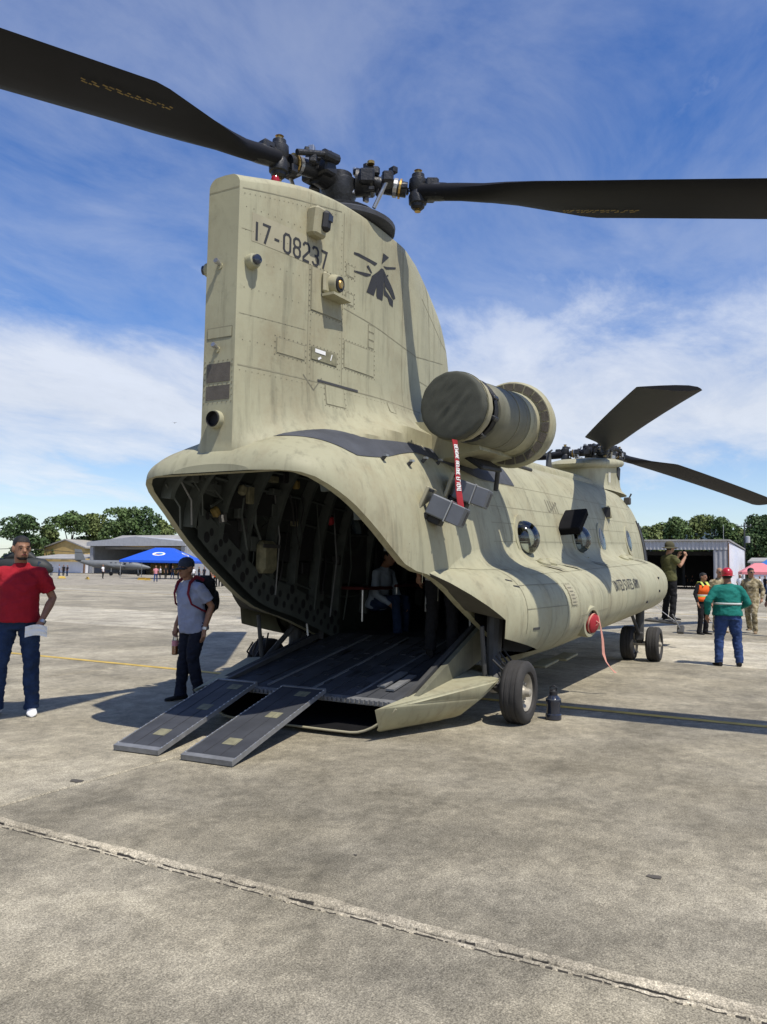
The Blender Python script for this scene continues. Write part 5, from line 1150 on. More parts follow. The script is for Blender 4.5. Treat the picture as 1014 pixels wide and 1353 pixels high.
def hand(mb,w,d,n,side,curl=.5,k=1.):
    """w wrist, d towards the fingers, n palm normal, side +1 thumb to d x n"""
    w=Vector(w);d=Vector(d).normalized();n=Vector(n); n=(n-d*n.dot(d)).normalized(); s=d.cross(n)*side
    mb.tube([w-d*.03,w,w+d*.035,w+d*.07,w+d*.092],[(.024*k,.024*k),(.020*k,.027*k),(.018*k,.040*k),(.017*k,.042*k),(.013*k,.037*k)] if abs((d.cross(Vector((0,0,1)) if abs(d.z)<.9 else d.cross(Vector((1,0,0))))).normalized().dot(n))>.7 else [.026*k,(.027*k,.020*k),(.040*k,.018*k),(.042*k,.017*k),(.037*k,.013*k)],10)
    for i,(o,L_) in enumerate(((.029,.072),(.010,.082),(-.010,.076),(-.028,.060))):
        p=w+d*.085+s*o*k; dirs=d; pts=[p-d*.02,p]; a=0
        for f in(.45,.32,.23): a+=curl*.75; dd=d*math.cos(a)+n*math.sin(a); p=p+dd*L_*f; pts.append(p)
        mb.tube(pts,[.0105*k,.0105*k,.0095*k,.009*k,.0075*k],7)
    p=w+d*.03+s*.028*k; t=(d*.65+s*.6+n*.35).normalized(); t2=(d*.9+n*(.3+curl*.4)+s*.1).normalized(); mb.tube([p-s*.01,p+t*.035,p+t*.035+t2*.03,p+t*.035+t2*.052],[.013*k,.0125*k,.011*k,.008*k],7)
def head_rings(cx,ring,R3,base,k=1.,grow=0.,zmin=-1,yo=0.):
    pass
HR=[(0.0,.030,.032,.050),(.012,.047,.052,.036),(.04,.060,.076,.018),(.075,.067,.089,.006),(.11,.071,.095,.0),(.145,.075,.099,-.004),(.18,.073,.095,-.008),(.205,.060,.078,-.010),(.222,.040,.052,-.010),(.230,.016,.022,-.010)]
def person(loc,face,h,lab,shirt,trous,shoes,skin=None,vox=.012,g=1.,belly=0.,head=0.,tilt=0.,lean=0.,arms=None,legs=None,pelvis=(0,0,0),long=False,hat=None,hair=True,hands=None,group=None,seed=0,beard=False,shades=False,tuck=False,hem=.86):
    skin=skin or SK; K=h/1.75
    t=thing('person',lab,'person',loc,face-math.pi/2,group)
    px,py,pz=pelvis
    def U(p):      # upper body: lean about the hips, then pelvis shift
        x,y,z=p; z0=.95; dy,dz=y,z-z0; c,s=math.cos(lean),math.sin(lean); return Vector((x+px,dy*c+dz*s+py,z0-dy*s+dz*c+pz))*K
    def Lg(p): return Vector((p[0],p[1],p[2]))*K
    A=dict(le=(-.27*g**.5,-.03,1.13),lw=(-.28*g**.5,.07,.89),re=(.27*g**.5,-.03,1.13),rw=(.28*g**.5,.07,.89)); A.update(arms or {})
    LG=dict(lh=(-.095+px,py,.92+pz),lk=(-.115+px,.03+py,.50),la=(-.125+px,py-.02,.09),rh=(.095+px,py,.92+pz),rk=(.115+px,.03+py,.50),ra=(.125+px,py-.02,.09),lf=(-.2,1,0),rf=(.2,1,0)); LG.update(legs or {})
    shw=.185*g**.35
    sh={'l':(-shw,0,1.37),'r':(shw,0,1.37)}
    hb=(0,.035,1.505)
    def Hd(p):
        c,s=math.cos(head),math.sin(head); x,y,z=p; c2,s2=math.cos(tilt),math.sin(tilt); y,z=y*c2+z*s2,-y*s2+z*c2
        return U((x*c-y*s+hb[0],x*s+y*c+hb[1],z+hb[2]))
    def ringtube(mb,rings,n=18,f=Hd):
        V=[];F=[]
        for z,w,d,yo in rings:
            for k in range(n): a=2*math.pi*k/n; V.append(f((w*math.cos(a),d*math.sin(a)+yo,z)))
        for i in range(len(rings)-1):
            for k in range(n): F.append((i*n+k,i*n+(k+1)%n,(i+1)*n+(k+1)%n,(i+1)*n+k))
        F+=[tuple(range(n))[::-1],tuple((len(rings)-1)*n+k for k in range(n))]; mb.add(V,F)
    # body
    mb=MB(); ringtube(mb,HR)
    for sx in(-1,1):
        ringtube(mb,[(.075,.010,.018,-.004),(.09,.013,.027,-.006),(.12,.013,.030,-.008),(.135,.009,.02,-.01)],8,lambda p,sx=sx:Hd((p[0]+sx*.077,p[1],p[2])))
    mb.tube([Hd((0,.088,.125)),Hd((0,.103,.10)),Hd((0,.112,.082)),Hd((0,.096,.070))],[.009*K,.013*K,.018*K,.012*K],8)
    mb.tube([Hd((-.05,.078,.125)),Hd((0,.098,.128)),Hd((.05,.078,.125))],[.010*K,.012*K,.010*K],6)
    mb.tube([Hd((-.024,.088,.045)),Hd((0,.096,.046)),Hd((.024,.088,.045))],[.009*K,.011*K,.009*K],6)
    mb.tube([U((0,-.01,1.38)),U((0,-.005,1.46)),Hd((0,-.012,.03)),Hd((0,-.008,.09))],[.075*K,.062*K*g**.3,.058*K*g**.3,.055*K],14)
    tr=lambda z,w,d,yo:(z,w,d,yo)
    torso=[(.88,.150*g,.105*g,.0),(1.0,.150*g,.10*g+belly*.6,belly*.6),(1.12,.150*g,.10*g+belly*.8,belly*.7),(1.27,.160*g**.8,.105*g**.7+belly*.3,.01+belly*.2),(1.35,.135*g**.6,.085*g**.5,.0),(1.41,.08,.06,0)]
    ringtube(mb,torso,18,U)
    for sd in('l','r'):
        S=U(sh[sd]);E_=U(A[sd+'e']);W_=U(A[sd+'w']); q=g**.45
        mb.tube([U((sh[sd][0]*.5,0,1.36)),U((sh[sd][0]*.9,0,1.37)),S.lerp(E_,.5),E_,E_.lerp(W_,.3),W_],[.045*K*q,.043*K*q,.043*K*q,.040*K*q,.042*K*q,.027*K],10)
        hd=(hands or {}).get(sd,{}); d=Vector(hd.get('d',tuple(W_-E_))); sgn=1 if sd=='l' else -1
        nrm=hd.get('n',(-sgn*-1. if False else (1 if sd=='l' else -1),.25,0))
        hand(mb,W_,d,nrm,hd.get('side',1 if sd=='l' else -1),hd.get('curl',.45),K)
        Hh,Kn,An=Lg(LG[sd+'h']),Lg(LG[sd+'k']),Lg(LG[sd+'a']); mb.tube([Hh,Hh.lerp(Kn,.5),Kn,Kn.lerp(An,.3),An,An-Vector((0,0,.05))],[.075*K*g,.065*K*g,.052*K,.05*K,.036*K,.034*K],10)
    me=union(mb,max(.0075,vox*.75) if vox<.02 else vox,2); obj_me('body',me,skin,t)
    if vox<.02:
        for sx in(-1,1): MB().lathe(Hd((sx*.031,.0885,.110)),Hd((0,1,0))-Hd((0,0,0)),[(-.004,.006*K),(.003,.0075*K),(.006,.004*K)],8).build('eye',HAIR,t,True); MB().tube([Hd((sx*.014,.098,.130)),Hd((sx*.034,.097,.136)),Hd((sx*.054,.084,.130))],.003*K,5).build('eyebrow',HAIR,t)
        MB().tube([Hd((-.022,.097,.0475)),Hd((0,.1055,.048)),Hd((.022,.097,.0475))],.0035*K,5).build('mouth',C['maroon'],t)
        if beard: mb=MB(); ringtube(mb,[(-.004,.03,.030,.054),(.008,.046,.048,.042),(.022,.053,.06,.033)],16); mb.build('beard',HAIR,t,True)
    if shades:
        for sx in(-1,1): MB().box(Hd((sx*.032,.101,.112)),(.05*K,.014,.034*K),Rz(head-sx*.25),.006).build('sunglasses',M['lens'],t)
    if hair:
        hv=[];hf=[];n=40;zz=[.03+.0145*i for i in range(15)]; zs_=[r[0] for r in HR]
        def prof(z,j): return float(np.interp(z,zs_,[r[j] for r in HR]))
        for z in zz:
            for k in range(n):
                a=2*math.pi*k/n; th=.004+.0025*noise.noise(Vector((math.cos(a)*4,math.sin(a)*4,z*30+seed))); sc=max(0,min(1,(.232-z)/.03)); hv.append((( (prof(z,1)+th*sc**.3)*math.cos(a)),((prof(z,2)+th*sc**.3)*math.sin(a)+prof(z,3)),z+.006*(z>.2)))
        for i in range(len(zz)-1):
            for k in range(n):
                c=[hv[i*n+k],hv[i*n+(k+1)%n],hv[(i+1)*n+(k+1)%n],hv[(i+1)*n+k]]; y=sum(p[1] for p in c)/4; z=sum(p[2] for p in c)/4; u=min(1,max(0,(y+.035)/.09)); u=u*u*(3-2*u)
                if z>.05+.120*u: hf.append((i*n+k,i*n+(k+1)%n,(i+1)*n+(k+1)%n,(i+1)*n+k))
        hf.append(tuple((len(zz)-1)*n+k for k in range(n)))
        from_np('hair',[Hd(p) for p in hv],hf,HAIR,t,True)
    if hat=='cap':
        mb=MB(); ringtube(mb,[(.128,.083,.108,-.008),(.15,.086,.111,-.008),(.19,.083,.106,-.010),(.222,.066,.086,-.012),(.245,.036,.046,-.012),(.25,.008,.01,-.012)],20); o=mb.build('cap',C['cap'],t,True)
        V=[];F=[]
        for i,yy in enumerate((.085,.135,.185)):
            for k in range(9): a=(k-4)/4; V.append(Hd((a*(.078-.012*i),yy-(.05+.03*i)*a*a,.135-.012*i-.016*a*a)))
        for i in range(2):
            for k in range(8): F.append((i*9+k,i*9+k+1,(i+1)*9+k+1,(i+1)*9+k))
        b=MB().add(V,F).build('cap_peak',C['cap'],o,True); s_=b.modifiers.new('t','SOLIDIFY'); s_.thickness=.006
    if hat in('helmet','boonie'):
        mm=C['redhelm'] if hat=='helmet' else C['boonie']; mb=MB(); e=.012 if hat=='helmet' else .004
        ringtube(mb,[(.115,.083+e,.106+e,-.008),(.15,.087+e,.112+e,-.008),(.19,.084+e,.106+e,-.010),(.225,.062+e,.082+e,-.012),(.247,.036+e,.046+e,-.012),(.256,.01,.012,-.012)],20); o=mb.build('hard_hat' if hat=='helmet' else 'brimmed_hat',mm,t,True)
        br=.03 if hat=='helmet' else .075; mb=MB(); V=[];F=[]
        for i in range(3):
            for k in range(24): a=2*math.pi*k/24; q=br*i/2; V.append(Hd(((.084+e+q)*math.cos(a),(.107+e+q*(1.3 if math.sin(a)>0 else 1))*math.sin(a)-.008,.120-(.012*i if hat=='boonie' else .004*i)+(.012*math.sin(2*a)*i/2 if hat=='boonie' else 0))))
        for i in range(2):
            for k in range(24): F.append((i*24+k,i*24+(k+1)%24,(i+1)*24+(k+1)%24,(i+1)*24+k))
        b=MB().add(V,F).build('brim',mm,o,True); s_=b.modifiers.new('t','SOLIDIFY'); s_.thickness=.005
    # shirt
    mb=MB(); e=.016
    rings=[(hem,.176*g+e*1.4,.130*g+belly*.8+.012,belly*.55),(.94,.176*g+e*1.2,.128*g+belly+.006,belly*.7),(1.04,.166*g+e,.115*g+e+belly,belly*.8),(1.14,.163*g+e,.112*g+e+belly*.85,belly*.7),(1.27,.172*g**.8+e,.118*g**.7+e+belly*.3,.01+belly*.2),(1.35,.160*g**.6+e,.105*g**.5+e,.0),(1.41,.118*g**.5,.085,-.005),(1.445,.09*g**.4,.075,-.003),(1.475,.073*g**.4,.070*g**.3,.0)]
    ringtube(mb,rings,22,U)
    for sd in('l','r'):
        S=U(sh[sd]);E_=U(A[sd+'e']);W_=U(A[sd+'w']); q=g**.45; s0=U((sh[sd][0]*.40,0,1.39))
        if long: mb.tube([s0,S,S.lerp(E_,.5),E_,E_.lerp(W_,.5),E_.lerp(W_,.95)],[.072*K*q,.068*K*q,.064*K*q,.058*K*q,.052*K*q,.040*K],12)
        else: mb.tube([s0,S,S.lerp(E_,.35),S.lerp(E_,.72)],[.060*K*q,.072*K*q,.072*K*q,.072*K*q],12)
    if not long or True:
        me=union(mb,vox,3,.015 if vox<.02 else 0,5.5,seed); obj_me('shirt',me,shirt,t)
    # trousers
    mb=MB(); ringtube(mb,[(.83,.155*g,.118*g+belly*.2,0),(.92,.168*g,.122*g+belly*.4,belly*.25),(1.0,.160*g,.113*g+belly*.6,belly*.5),(1.03,.158*g,.11*g+belly*.6,belly*.5)],20,U)
    for sd in('l','r'):
        Hh,Kn,An=Lg(LG[sd+'h']),Lg(LG[sd+'k']),Lg(LG[sd+'a']); q=g**.8
        mb.tube([Hh+(Hh-Kn).normalized()*.03,Hh.lerp(Kn,.3),Hh.lerp(Kn,.65),Kn,Kn.lerp(An,.35),Kn.lerp(An,.75),An+(An-Kn).normalized()*.035],[.098*K*q,.098*K*q,.085*K*q,.073*K*q**.6,.073*K*q**.5,.068*K*q**.3,.072*K],14)
    obj_me('trousers',union(mb,vox,3,.018 if vox<.02 else 0,8.,seed+3),trous,t)
    for sd in('l','r'):
        An=Lg(LG[sd+'a']); f=Vector(LG[sd+'f']); f.normalize(); up=Vector((0,0,1)) if abs(f.z)<.5 else Vector((0,0,1)); r_=f.cross(up).normalized(); base=An-Vector((0,0,.085*K)); mb=MB(); V=[];F=[]
        secs=[(-.085,.030,.055),(-.07,.038,.075),(-.02,.040,.085),(.04,.042,.070),(.10,.048,.048),(.15,.046,.040),(.185,.034,.032),(.20,.015,.02)]; n=12
        for y,w,hh in secs:
            for k in range(n):
                a=2*math.pi*k/n; V.append(base+(f*y+r_*w*math.cos(a))*K+up*K*(hh*.5+hh*.5*math.copysign(abs(math.sin(a))**.7,math.sin(a))))
        for i in range(len(secs)-1):
            for k in range(n): F.append((i*n+k,i*n+(k+1)%n,(i+1)*n+(k+1)%n,(i+1)*n+k))
        F+=[tuple(range(n))[::-1],tuple((len(secs)-1)*n+k for k in range(n))]; mb.add(V,F).build('shoe',shoes,t,True)
    return t,U,Hd,K
# camera-facing direction angles used for poses
TOCAM=math.atan2(-math.sin(YAW),-math.cos(YAW)); RIGHT=math.atan2(_rt[1],_rt[0])
def band(t,U,z0,z1,w,d,yo,m,name):
    V=[];F=[];n=28
    for z in(z0,z1):
        for k in range(n): a=2*math.pi*k/n; V.append(U((w*math.cos(a),d*math.sin(a)+yo,z)))
    for k in range(n): F.append((k,(k+1)%n,n+(k+1)%n,n+k))
    o=MB().add(V,F).build(name,m,t,True); s=o.modifiers.new('t','SOLIDIFY'); s.thickness=.006; s.offset=1
# man in red on the left
t,U,Hd,K=person((-1.58,2.69,0),TOCAM+R_(14),1.79,'heavyset man in a crimson t-shirt and white trainers holding a folded paper',C['red'],C['jean'],C['shoew'],vox=.011,g=1.04,belly=.045,head=R_(28),beard=True,seed=1,
    arms=dict(le=(-.30,-.04,1.13),lw=(-.24,.17,.92),re=(.30,-.06,1.12),rw=(.27,.02,.88)),legs=dict(lk=(-.14,.03,.50),la=(-.16,.0,.09),rk=(.14,.02,.50),ra=(.17,-.02,.09)),hands={'l':dict(d=(.25,.25,-.9),n=(.8,-.4,.2),curl=.6)},hem=.90)
ob=U((-.245,.18,.85))
w=U((-.25,.155,.935)); MB().lathe(w-Vector((0,0,.012)),(.3,.35,-.85),[(0,.036),(.03,.036)],14,False).build('wristwatch',M['steel'],t)
rot=Matrix.Rotation(TOCAM+R_(14)-math.pi/2,3,'Z'); pw=Vector((-1.58,2.69,0))+rot@U((-.205,.235,.815))
pp=thing('paper','crumpled white paper in the hand of the man in red','paper',tuple(pw),TOCAM+R_(20)-math.pi/2)
V=[];F=[]
for i in range(9):
    for j in range(6): V.append(((i/8-.5)*.20,.012*noise.noise(Vector((i*.9,j*.8,1)))+.006*math.sin(i*1.3),(j/5-.5)*.105+.02*math.sin(i*.4)))
for i in range(8):
    for j in range(5): F.append((i*6+j,(i+1)*6+j,(i+1)*6+j+1,i*6+j+1))
o=MB().add(V,F).build('sheet',M['white'],pp); s=o.modifiers.new('t','SOLIDIFY'); s.thickness=.002
# man with cap and backpack
F2=RIGHT+math.pi+R_(28)+R_(22); L2=(.04,1.83,0)
t,U,Hd,K=person(L2,F2,1.62,'man in a blue grey shirt and navy cap beside the ramp with a bottle',C['bluegrey'],C['navy'],C['shoeb'],vox=.011,g=1.04,belly=.02,head=R_(8),tilt=R_(-8),lean=R_(11),hair=True,hat='cap',seed=5,
    arms=dict(re=(.27,-.10,1.14),rw=(.30,.06,.90),le=(-.25,-.10,1.13),lw=(-.24,.04,.88)),legs=dict(lk=(-.09,.07,.52),la=(-.10,-.04,.09),rk=(.10,.06,.52),ra=(.11,.08,.09)),hands={'r':dict(d=(0,.12,-1),curl=.75),'l':dict(d=(0,.1,-1),curl=.4)},hem=.84)
MB().lathe(U((-.242,.025,.905)),(0,.15,-1),[(0,.034),(.03,.034)],14,False).build('wristwatch',M['steel'],t)
R2=Matrix.Rotation(F2-math.pi/2,3,'Z'); Wd=lambda p:Vector(L2)+R2@U(p)
bp=thing('backpack','dark backpack with maroon straps on the back of the man in the cap','backpack',L2,F2-math.pi/2)
mb=MB(); mb.box(U((0,-.215,1.24)),(.30,.17,.44),Matrix.Rotation(-R_(6),3,'X'),.06); mb.box(U((0,-.30,1.15)),(.24,.10,.24),None,.04); obj_me('bag',union(mb,.014,4,.012,6,2),C['black'],bp)
for sx in(-1,1):
    mb=MB(); mb.tube([U((sx*.11,-.14,1.44)),U((sx*.115,-.03,1.505)),U((sx*.12,.075,1.45)),U((sx*.135,.135,1.33)),U((sx*.16,.12,1.2)),U((sx*.20,.0,1.1)),U((sx*.15,-.13,1.04))],[(.006,.022)]*3+[(.02,.008)]*1+[(.008,.012)]*3,8); mb.build('strap',C['maroon'],bp,True)
hp=Wd((.305,.075,.80)); bt=thing('drink_bottle','clear plastic bottle of orange drink in the right hand of the man in the cap','bottle',(hp.x,hp.y,hp.z-.24)); bt.scale=(1.2,1.2,1.2)
MB().lathe((0,0,0),(0,0,1),[(0,.026),(.005,.031),(.12,.031),(.15,.026),(.19,.014),(.215,.013)],16).build('bottle_body',M['bottle'],bt,True)
MB().lathe((0,0,.003),(0,0,1),[(0,.024),(.004,.0285),(.085,.0285)],16).build('drink',mat('orange_drink',(.50,.14,.03),.2,.05,3),bt,True); MB().lathe((0,0,.085),(0,0,1),[(0,.0318),(.05,.0318)],16,False).build('paper_label',C['pinkc'],bt); MB().lathe((0,0,.212),(0,0,1),[(0,.015),(.018,.015)],12).build('bottle_cap',M['white'],bt)
# teal shirt, red hard hat, from behind
t,U,Hd,K=person((7.65,-3.10,0),YAW+R_(-8),1.64,'stout man in a teal work shirt and red hard hat seen from behind',C['teal'],C['jean2'],C['shoeb'],vox=.013,g=1.34,belly=.06,head=R_(-6),long=True,hat='helmet',seed=9,arms=dict(le=(-.36,-.05,1.14),lw=(-.35,.03,.90),re=(.34,.0,1.13),rw=(.22,.22,1.02)),legs=dict(lk=(-.15,.03,.5),la=(-.17,0,.09),rk=(.15,.03,.5),ra=(.18,0,.09)),hem=.90)
band(t,U,1.095,1.13,.163*1.34+.020,.112*1.34+.070,.043,C['reflect'],'reflective_band')
# orange vest
t,U,Hd,K=person((15.2,-1.86,0),TOCAM+R_(28),1.60,'person in an orange hi-vis vest over dark clothes standing near the hangar apron',C['black'],C['black'],C['shoeb'],vox=.016,g=.98,long=True,seed=12,head=R_(10),hem=.88)
for z0,z1,m,nm in((.93,1.05,'orange','vest'),(1.05,1.085,'lime','vest_stripe'),(1.085,1.12,'reflect','vest_tape'),(1.12,1.385,'orange','vest')):
    band(t,U,z0,z1,.163+.040,.112+.040,.0,C[m],nm)
for sx in(-1,1): MB().tube([U((sx*.10,.14,1.36)),U((sx*.11,.05,1.475)),U((sx*.11,-.05,1.475)),U((sx*.10,-.13,1.36))],[(.045,.012)]*4,8).build('vest_strap',C['lime'],t,True)
# soldiers
person((16.3,-2.16,0),TOCAM,1.75,'bald man in tan camouflage facing the camera, half hidden behind the teal shirt',C['camo'],C['camo'],C['boot'],SK2,vox=.016,hair=False,shades=True,seed=14)
person((16.6,-2.93,0),TOCAM+R_(-35),1.76,'soldier in tan camouflage and dark glasses striding past the teal shirted man',C['camo'],C['camo'],C['boot'],SK2,vox=.016,seed=15,head=R_(40),shades=True,long=True,hem=.84,legs=dict(lk=(-.10,.20,.52),la=(-.10,.12,.09),rk=(.10,.0,.50),ra=(.11,-.32,.14)),arms=dict(le=(-.27,-.12,1.14),lw=(-.25,-.02,.92),re=(.27,.0,1.12),rw=(.2,.2,.98)))
person((15.6,-3.60,0),TOCAM+R_(-60),1.72,'person in dark fatigues cut off by the right edge of the picture',C['dark'],C['dark'],C['shoeb'],vox=.016,seed=16,long=True,hem=.84)
# man standing on the cabin door step
t,U,Hd,K=person((11.0,-1.66,.555),RIGHT+R_(18),1.68,'man in olive t-shirt and brimmed hat on the cabin door step',C['olive'],C['black'],C['shoeb'],SK2,vox=.015,seed=18,hat='boonie',g=1.06,arms=dict(le=(-.26,.10,1.20),lw=(-.12,.34,1.40),re=(.26,.10,1.20),rw=(.10,.36,1.40)),hands={'l':dict(d=(.2,.2,1),curl=.6),'r':dict(d=(-.2,.2,1),curl=.6)})
ph=thing('phone','dark phone held up by the man in the brimmed hat','phone',tuple(Vector((11.0,-1.66,.555))+Matrix.Rotation(RIGHT+R_(18)-math.pi/2,3,'Z')@U((-.01,.42,1.50))),RIGHT+R_(18)-math.pi/2); MB().box((0,0,0),(.15,.009,.075),None,.003).build('phone_body',M['black'],ph); MB().box((0,-.006,0),(.14,.002,.066)).build('screen',M['glass'],ph)
# two people inside
person((2.75,.95,.255+.62-.47),R_(-98),1.68,'seated person in a pale blue striped shirt inside the dark cabin',C['lblue'],C['jean'],C['shoeb'],vox=.016,seed=20,long=True,lean=R_(14),pelvis=(0,0,-.26),arms=dict(le=(-.25,.12,1.10),lw=(-.16,.36,1.0),re=(.25,.12,1.10),rw=(.16,.36,1.0)),legs=dict(lk=(-.12,.42,.74),la=(-.12,.40,.30),rk=(.12,.42,.74),ra=(.13,.46,.30)),hem=.86)
person((1.15,-.74,.565),R_(15),1.72,'person in a light grey shirt standing on the ramp behind the hatch edge',C['grey'],C['black'],C['shoeb'],vox=.016,seed=21,hem=.84)
# ---- far people, small in the picture ----
def far_person(px,dep,h,sc,tc_,lab,yaw=0.,stride=.0,grp='distant visitors on the apron',py=None):
    P=at(px,760,dep); t=thing('person',lab,'person',(P[0],P[1],0),TOCAM-math.pi/2+yaw,grp); K=h/1.75; s=lambda *p:Vector(p)*K
    mb=MB(); mb.lathe(s(0,0,1.50),(0,0,1),[(0,.03),(.05,.07),(.12,.085),(.19,.075),(.235,.02)],9); mb.tube([s(0,0,1.40),s(0,0,1.54)],.06*K,7)
    for q in(-1,1): mb.tube([s(q*.19,0,1.40),s(q*.25,.02*q+stride*.3*q,1.13),s(q*.25,.10+stride*.5*q,.88),s(q*.25,.12+stride*.5*q,.80)],[.045*K,.042*K,.034*K,.03*K],6)
    mb.build('body',SK,t,True)
    mb=MB(); mb.tube([s(0,0,.86),s(0,0,1.1),s(0,0,1.32),s(0,0,1.45)],[(.12*K,.18*K),(.12*K,.17*K),(.12*K,.20*K),(.06*K,.10*K)],9)
    for q in(-1,1): mb.tube([s(q*.17,0,1.41),s(q*.235,.02*q,1.2)],[.07*K,.065*K],6)
    mb.build('shirt',C[sc],t,True)
    mb=MB(); mb.tube([s(0,0,.80),s(0,0,.96)],[(.11*K,.165*K),(.11*K,.165*K)],8)
    for q in(-1,1): mb.tube([s(q*.09,0,.90),s(q*.11,.04+stride*.5*q,.5),s(q*.12,stride*q,.06)],[.095*K,.075*K,.06*K],7)
    mb.build('trousers',C[tc_],t,True)
    for q in(-1,1): MB().box(s(q*.12,stride*q+.05,.035),(.09*K,.24*K,.07*K),None,.02).build('shoe',C['shoeb'],t)
FP=[(68,119,'black','jean','person in black left of the white shed'),(78,117,'bluegrey','jean2','person in a blue grey top before the white shed'),(84,118,'black','navy','person in dark clothes between two others before the white shed'),(89,116,'navy','jean','person in navy at the right of the group by the white shed'),
 (136,98,'white','black','person in white walking in front of the aeroplane tail'),(206,82,'pinkc','jean2','person in a pink top and jeans walking in front of the blue tent'),(212,100,'white','navy','person in white at the left corner of the blue tent'),(219,104,'black','black','person in black under the blue tent, left side'),(228,106,'navy','jean','person in navy under the middle of the blue tent'),(236,103,'black','navy','person in black beside the cap of the near man'),(256,105,'white','black','person in white under the right side of the blue tent'),(263,106,'black','jean','person in black at the right corner of the blue tent'),(270,104,'navy','black','person in navy beside the right leg of the blue tent'),
 (285,64,'orange','black','person with an orange top beside the open tail edge'),(279,66,'black','black','person in black left of the orange top'),(292,65,'white','black','person in white right of the orange top'),(297,67,'black','black','person in black nearest the helicopter edge, right of the white top'),
 (889,99,'white','jean2','person in a white shirt and jeans standing alone at the hangar mouth'),(906,108,'black','black','person in black deep in the hangar mouth'),(915,110,'navy','black','person in navy in the hangar mouth beside the orange vest'),(938,112,'black','jean','person in black in the hangar mouth right of the orange vest'),
 (978,60,'white','jean2','person in a white top between the hard hat and the soldier'),(1004,74,'white','black','person in white under the pink tent'),(996,76,'navy','black','person in navy under the pink tent, left side'),(1011,72,'black','jean','person in black beside the pink tent')]
for i,(px,dep,a,b,lab) in enumerate(FP): far_person(px,dep,1.58+.18*((i*37)%10)/10,a,b,lab,yaw=(i*1.9)%6.28,stride=.16*((i*13)%3)/2)
# ================= FAR AIRCRAFT =================
M['aplane']=mat('aircraft_grey',(.15,.16,.165),.5,.12,1.2,grime=.1); M['adark']=mat('dark_aircraft_paint',(.022,.025,.024),.6,.2,1)
def plane():
    P=at(149,758,132); t=thing('aeroplane','grey twin propeller aeroplane parked in front of the open hangar','aeroplane',(P[0],P[1],0),RIGHT); z=1.75
    prof=[(-6.3,.10,.75),(-5,.32,.45),(-3,.62,.15),(-1,.78,.0),(1.5,.80,0),(3,.76,0),(3.8,.62,-.08),(5,.42,-.22),(6.0,.20,-.32),(6.3,.04,-.36)]; mb=MB(); mb.tube([(x,0,z+dz) for x,r,dz in prof],[r for x,r,dz in prof],16); mb.build('airframe',M['aplane'],t,True)
    MB().prism([(-6.4,-.06,z+.9),(-4.6,-.06,z+.75),(-5.4,-.06,z+2.5),(-6.5,-.06,z+2.6)],(0,.12,0)).build('tail_fin',M['aplane'],t)
    for s in(1,-1):
        MB().prism([(1.4,s*.6,z-.45),(-.8,s*.6,z-.45),(-.2,s*7.2,z+.05),(.8,s*7.2,z+.05)],(0,0,.16)).build('wing',M['aplane'],t); MB().prism([(-5.2,s*.1,z+.75),(-6.3,s*.1,z+.75),(-6.2,s*2.5,z+.8),(-5.7,s*2.5,z+.8)],(0,0,.09)).build('tailplane',M['aplane'],t)
        e=MB().tube([(-.9,s*2.2,z-.2),(.3,s*2.2,z-.12),(1.9,s*2.2,z-.1),(2.5,s*2.2,z-.12),(2.75,s*2.2,z-.12)],[.15,.40,.42,.30,.05],14).build('engine',M['aplane'],t,True)
        for k in range(4): a=k*math.pi/2+.5; MB().tube([(2.6,s*2.2,z-.12),(2.6,s*2.2+.6*math.cos(a),z-.12+.6*math.sin(a)),(2.6,s*2.2+1.15*math.cos(a),z-.12+1.15*math.sin(a))],[(.05,.05),(.03,.11),(.02,.07)],6).build('propeller_blade',M['black'],e)
        g=MB().tube([(.5,s*2.2,z-.4),(.5,s*2.2,.3)],.07,8).build('landing_gear_leg',M['steel'],t); MB().lathe((.5,s*2.2-.1,.31),(0,1,0),[(0,.15),(0,.3),(.2,.3),(.2,.15)],18).build('tyre',M['tyre'],g,True)
        for k in range(4): MB().box((2.2-.75*k,s*.775,z+.27),(.34,.06,.34),None,.05).build('window',M['wing'],t)
        MB().prism([(3.55,s*.54,z+.22),(2.9,s*.70,z+.24),(2.9,s*.55,z+.60),(3.3,s*.46,z+.52)],(0,s*.04,0)).build('cockpit_window',M['wing'],t)
    g=MB().tube([(4.2,0,z-.6),(4.3,0,.25)],.06,8).build('landing_gear_leg',M['steel'],t); MB().lathe((4.3,-.08,.25),(0,1,0),[(0,.12),(0,.25),(.16,.25),(.16,.12)],16).build('tyre',M['tyre'],g,True)
plane()
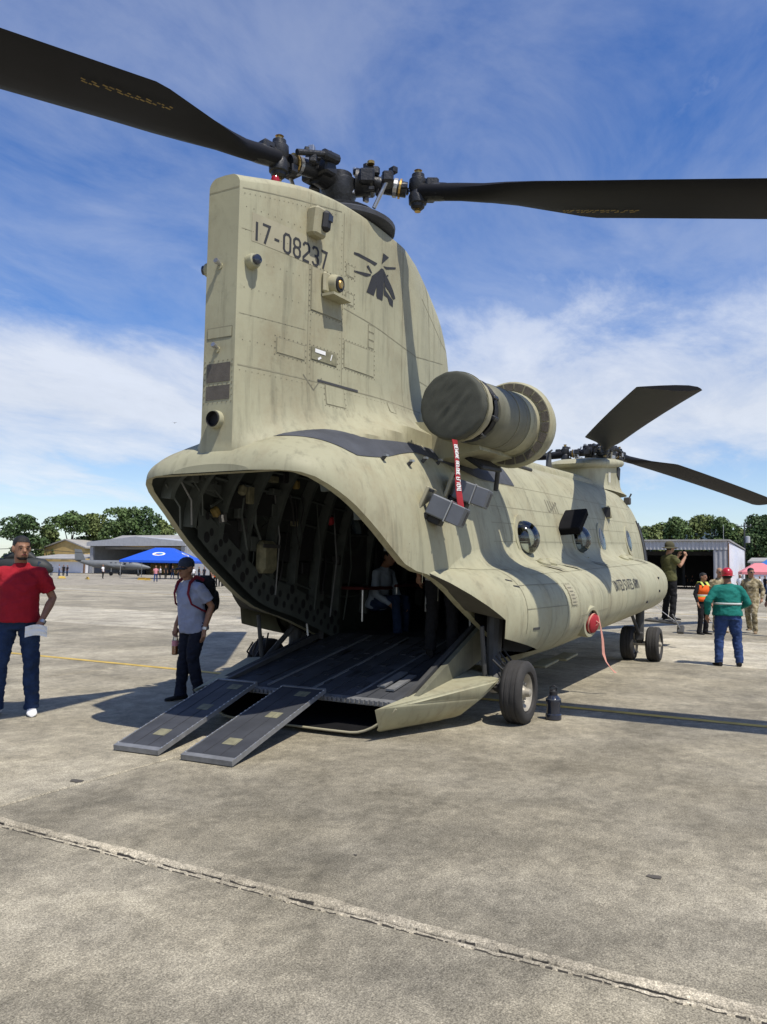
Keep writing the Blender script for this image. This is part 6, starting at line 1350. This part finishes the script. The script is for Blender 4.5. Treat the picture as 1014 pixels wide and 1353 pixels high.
def dark_heli():
    P=at(30,760,92); t=thing('dark_helicopter','dark utility helicopter parked at the far left behind the man in red','helicopter',(P[0],P[1],0),RIGHT); z=1.35
    prof=[(-7,.12,.9),(-4.2,.28,.65),(-2.4,.75,.15),(-.5,1.0,0),(1.5,1.05,0),(2.4,.95,-.1),(3.1,.6,-.3),(3.5,.15,-.45)]; mb=MB(); mb.tube([(x,0,z+dz) for x,r,dz in prof],[(r*.95,r) for x,r,dz in prof],16); mb.build('airframe',M['adark'],t,True)
    MB().tube([(-2.2,0,z+1.0),(-.8,0,z+1.25),(.8,0,z+1.2),(1.5,0,z+.8)],[.3,.5,.5,.2],12).build('engine_cowl',M['adark'],t,True); MB().tube([(0,0,z+1.3),(0,0,z+2.1)],.14,8).build('rotor_mast',M['hub'],t)
    for k in range(4):
        a=k*math.pi/2+.35; MB().prism([(math.cos(a)*.3-math.sin(a)*.2,math.sin(a)*.3+math.cos(a)*.2,z+2.05),(math.cos(a)*.3+math.sin(a)*.2,math.sin(a)*.3-math.cos(a)*.2,z+2.05),(math.cos(a)*7+math.sin(a)*.2,math.sin(a)*7-math.cos(a)*.2,z+1.65),(math.cos(a)*7-math.sin(a)*.2,math.sin(a)*7+math.cos(a)*.2,z+1.65)],(0,0,.06)).build('rotor_blade',M['adark'],t)
    for s in(1,-1):
        MB().prism([(2.95,s*.50,z+.1),(2.1,s*.93,z+.1),(2.1,s*.80,z+.62),(2.6,s*.50,z+.5)],(0,s*.04,0)).build('cockpit_window',M['glass'],t); MB().box((.4,s*1.0,z+.25),(1.2,.08,.7),None,.05).build('cabin_window',M['glass'],t)
        g=MB().tube([(1.6,s*.9,z-.3),(1.7,s*1.2,.3)],.07,8).build('landing_gear_leg',M['hub'],t); MB().lathe((1.7,s*1.2-.1,.31),(0,1,0),[(0,.15),(0,.31),(.2,.31),(.2,.15)],18).build('tyre',M['tyre'],g,True)
    MB().tube([(-6.6,0,z+.6),(-6.9,0,.3)],.06,8).build('tail_wheel_leg',M['hub'],t)
dark_heli()
# low barriers in front of the aeroplane
for i,(px,dep) in enumerate(((82,92),(116,90),(188,92),(196,90),(262,92))):
    P=at(px,760,dep); t=thing('wheel_chock',('yellow chock left of the white shed','yellow chock in front of the aeroplane tail','yellow chock under the aeroplane nose','yellow chock beside the blue tent corner','yellow chock right of the capped man')[i]+' on the far apron','chock',(P[0],P[1],0),i*1.1,'yellow chocks on the far apron')
    MB().prism([(-.5,-.12,0),(.5,-.12,0),(.5,.12,0),(-.5,.12,0)],(0,0,.10)).build('base',M['yline'],t); MB().prism([(-.45,-.09,.1),(.45,-.09,.1),(.40,.0,.28),(-.40,.0,.28)],(0,.06,0)).build('wedge',M['yline'],t)
def bird():
    P=at(231,559,60); t=thing('bird','small dark bird gliding in the white cloud left of the tail','bird',tuple(P),.6)
    MB().tube([(-.12,0,0),(0,0,.01),(.1,0,.02),(.14,0,.02)],[.01,.035,.025,.008],7).build('body',M['black'],t,True)
    for s in(1,-1): MB().add([(.06,s*.02,.02),(-.06,s*.02,.02),(-.05,s*.16,.06),(-.09,s*.30,.03),(.03,s*.17,.07)],[(0,1,2,4),(4,2,3)]).build('wing',M['black'],t)
bird()
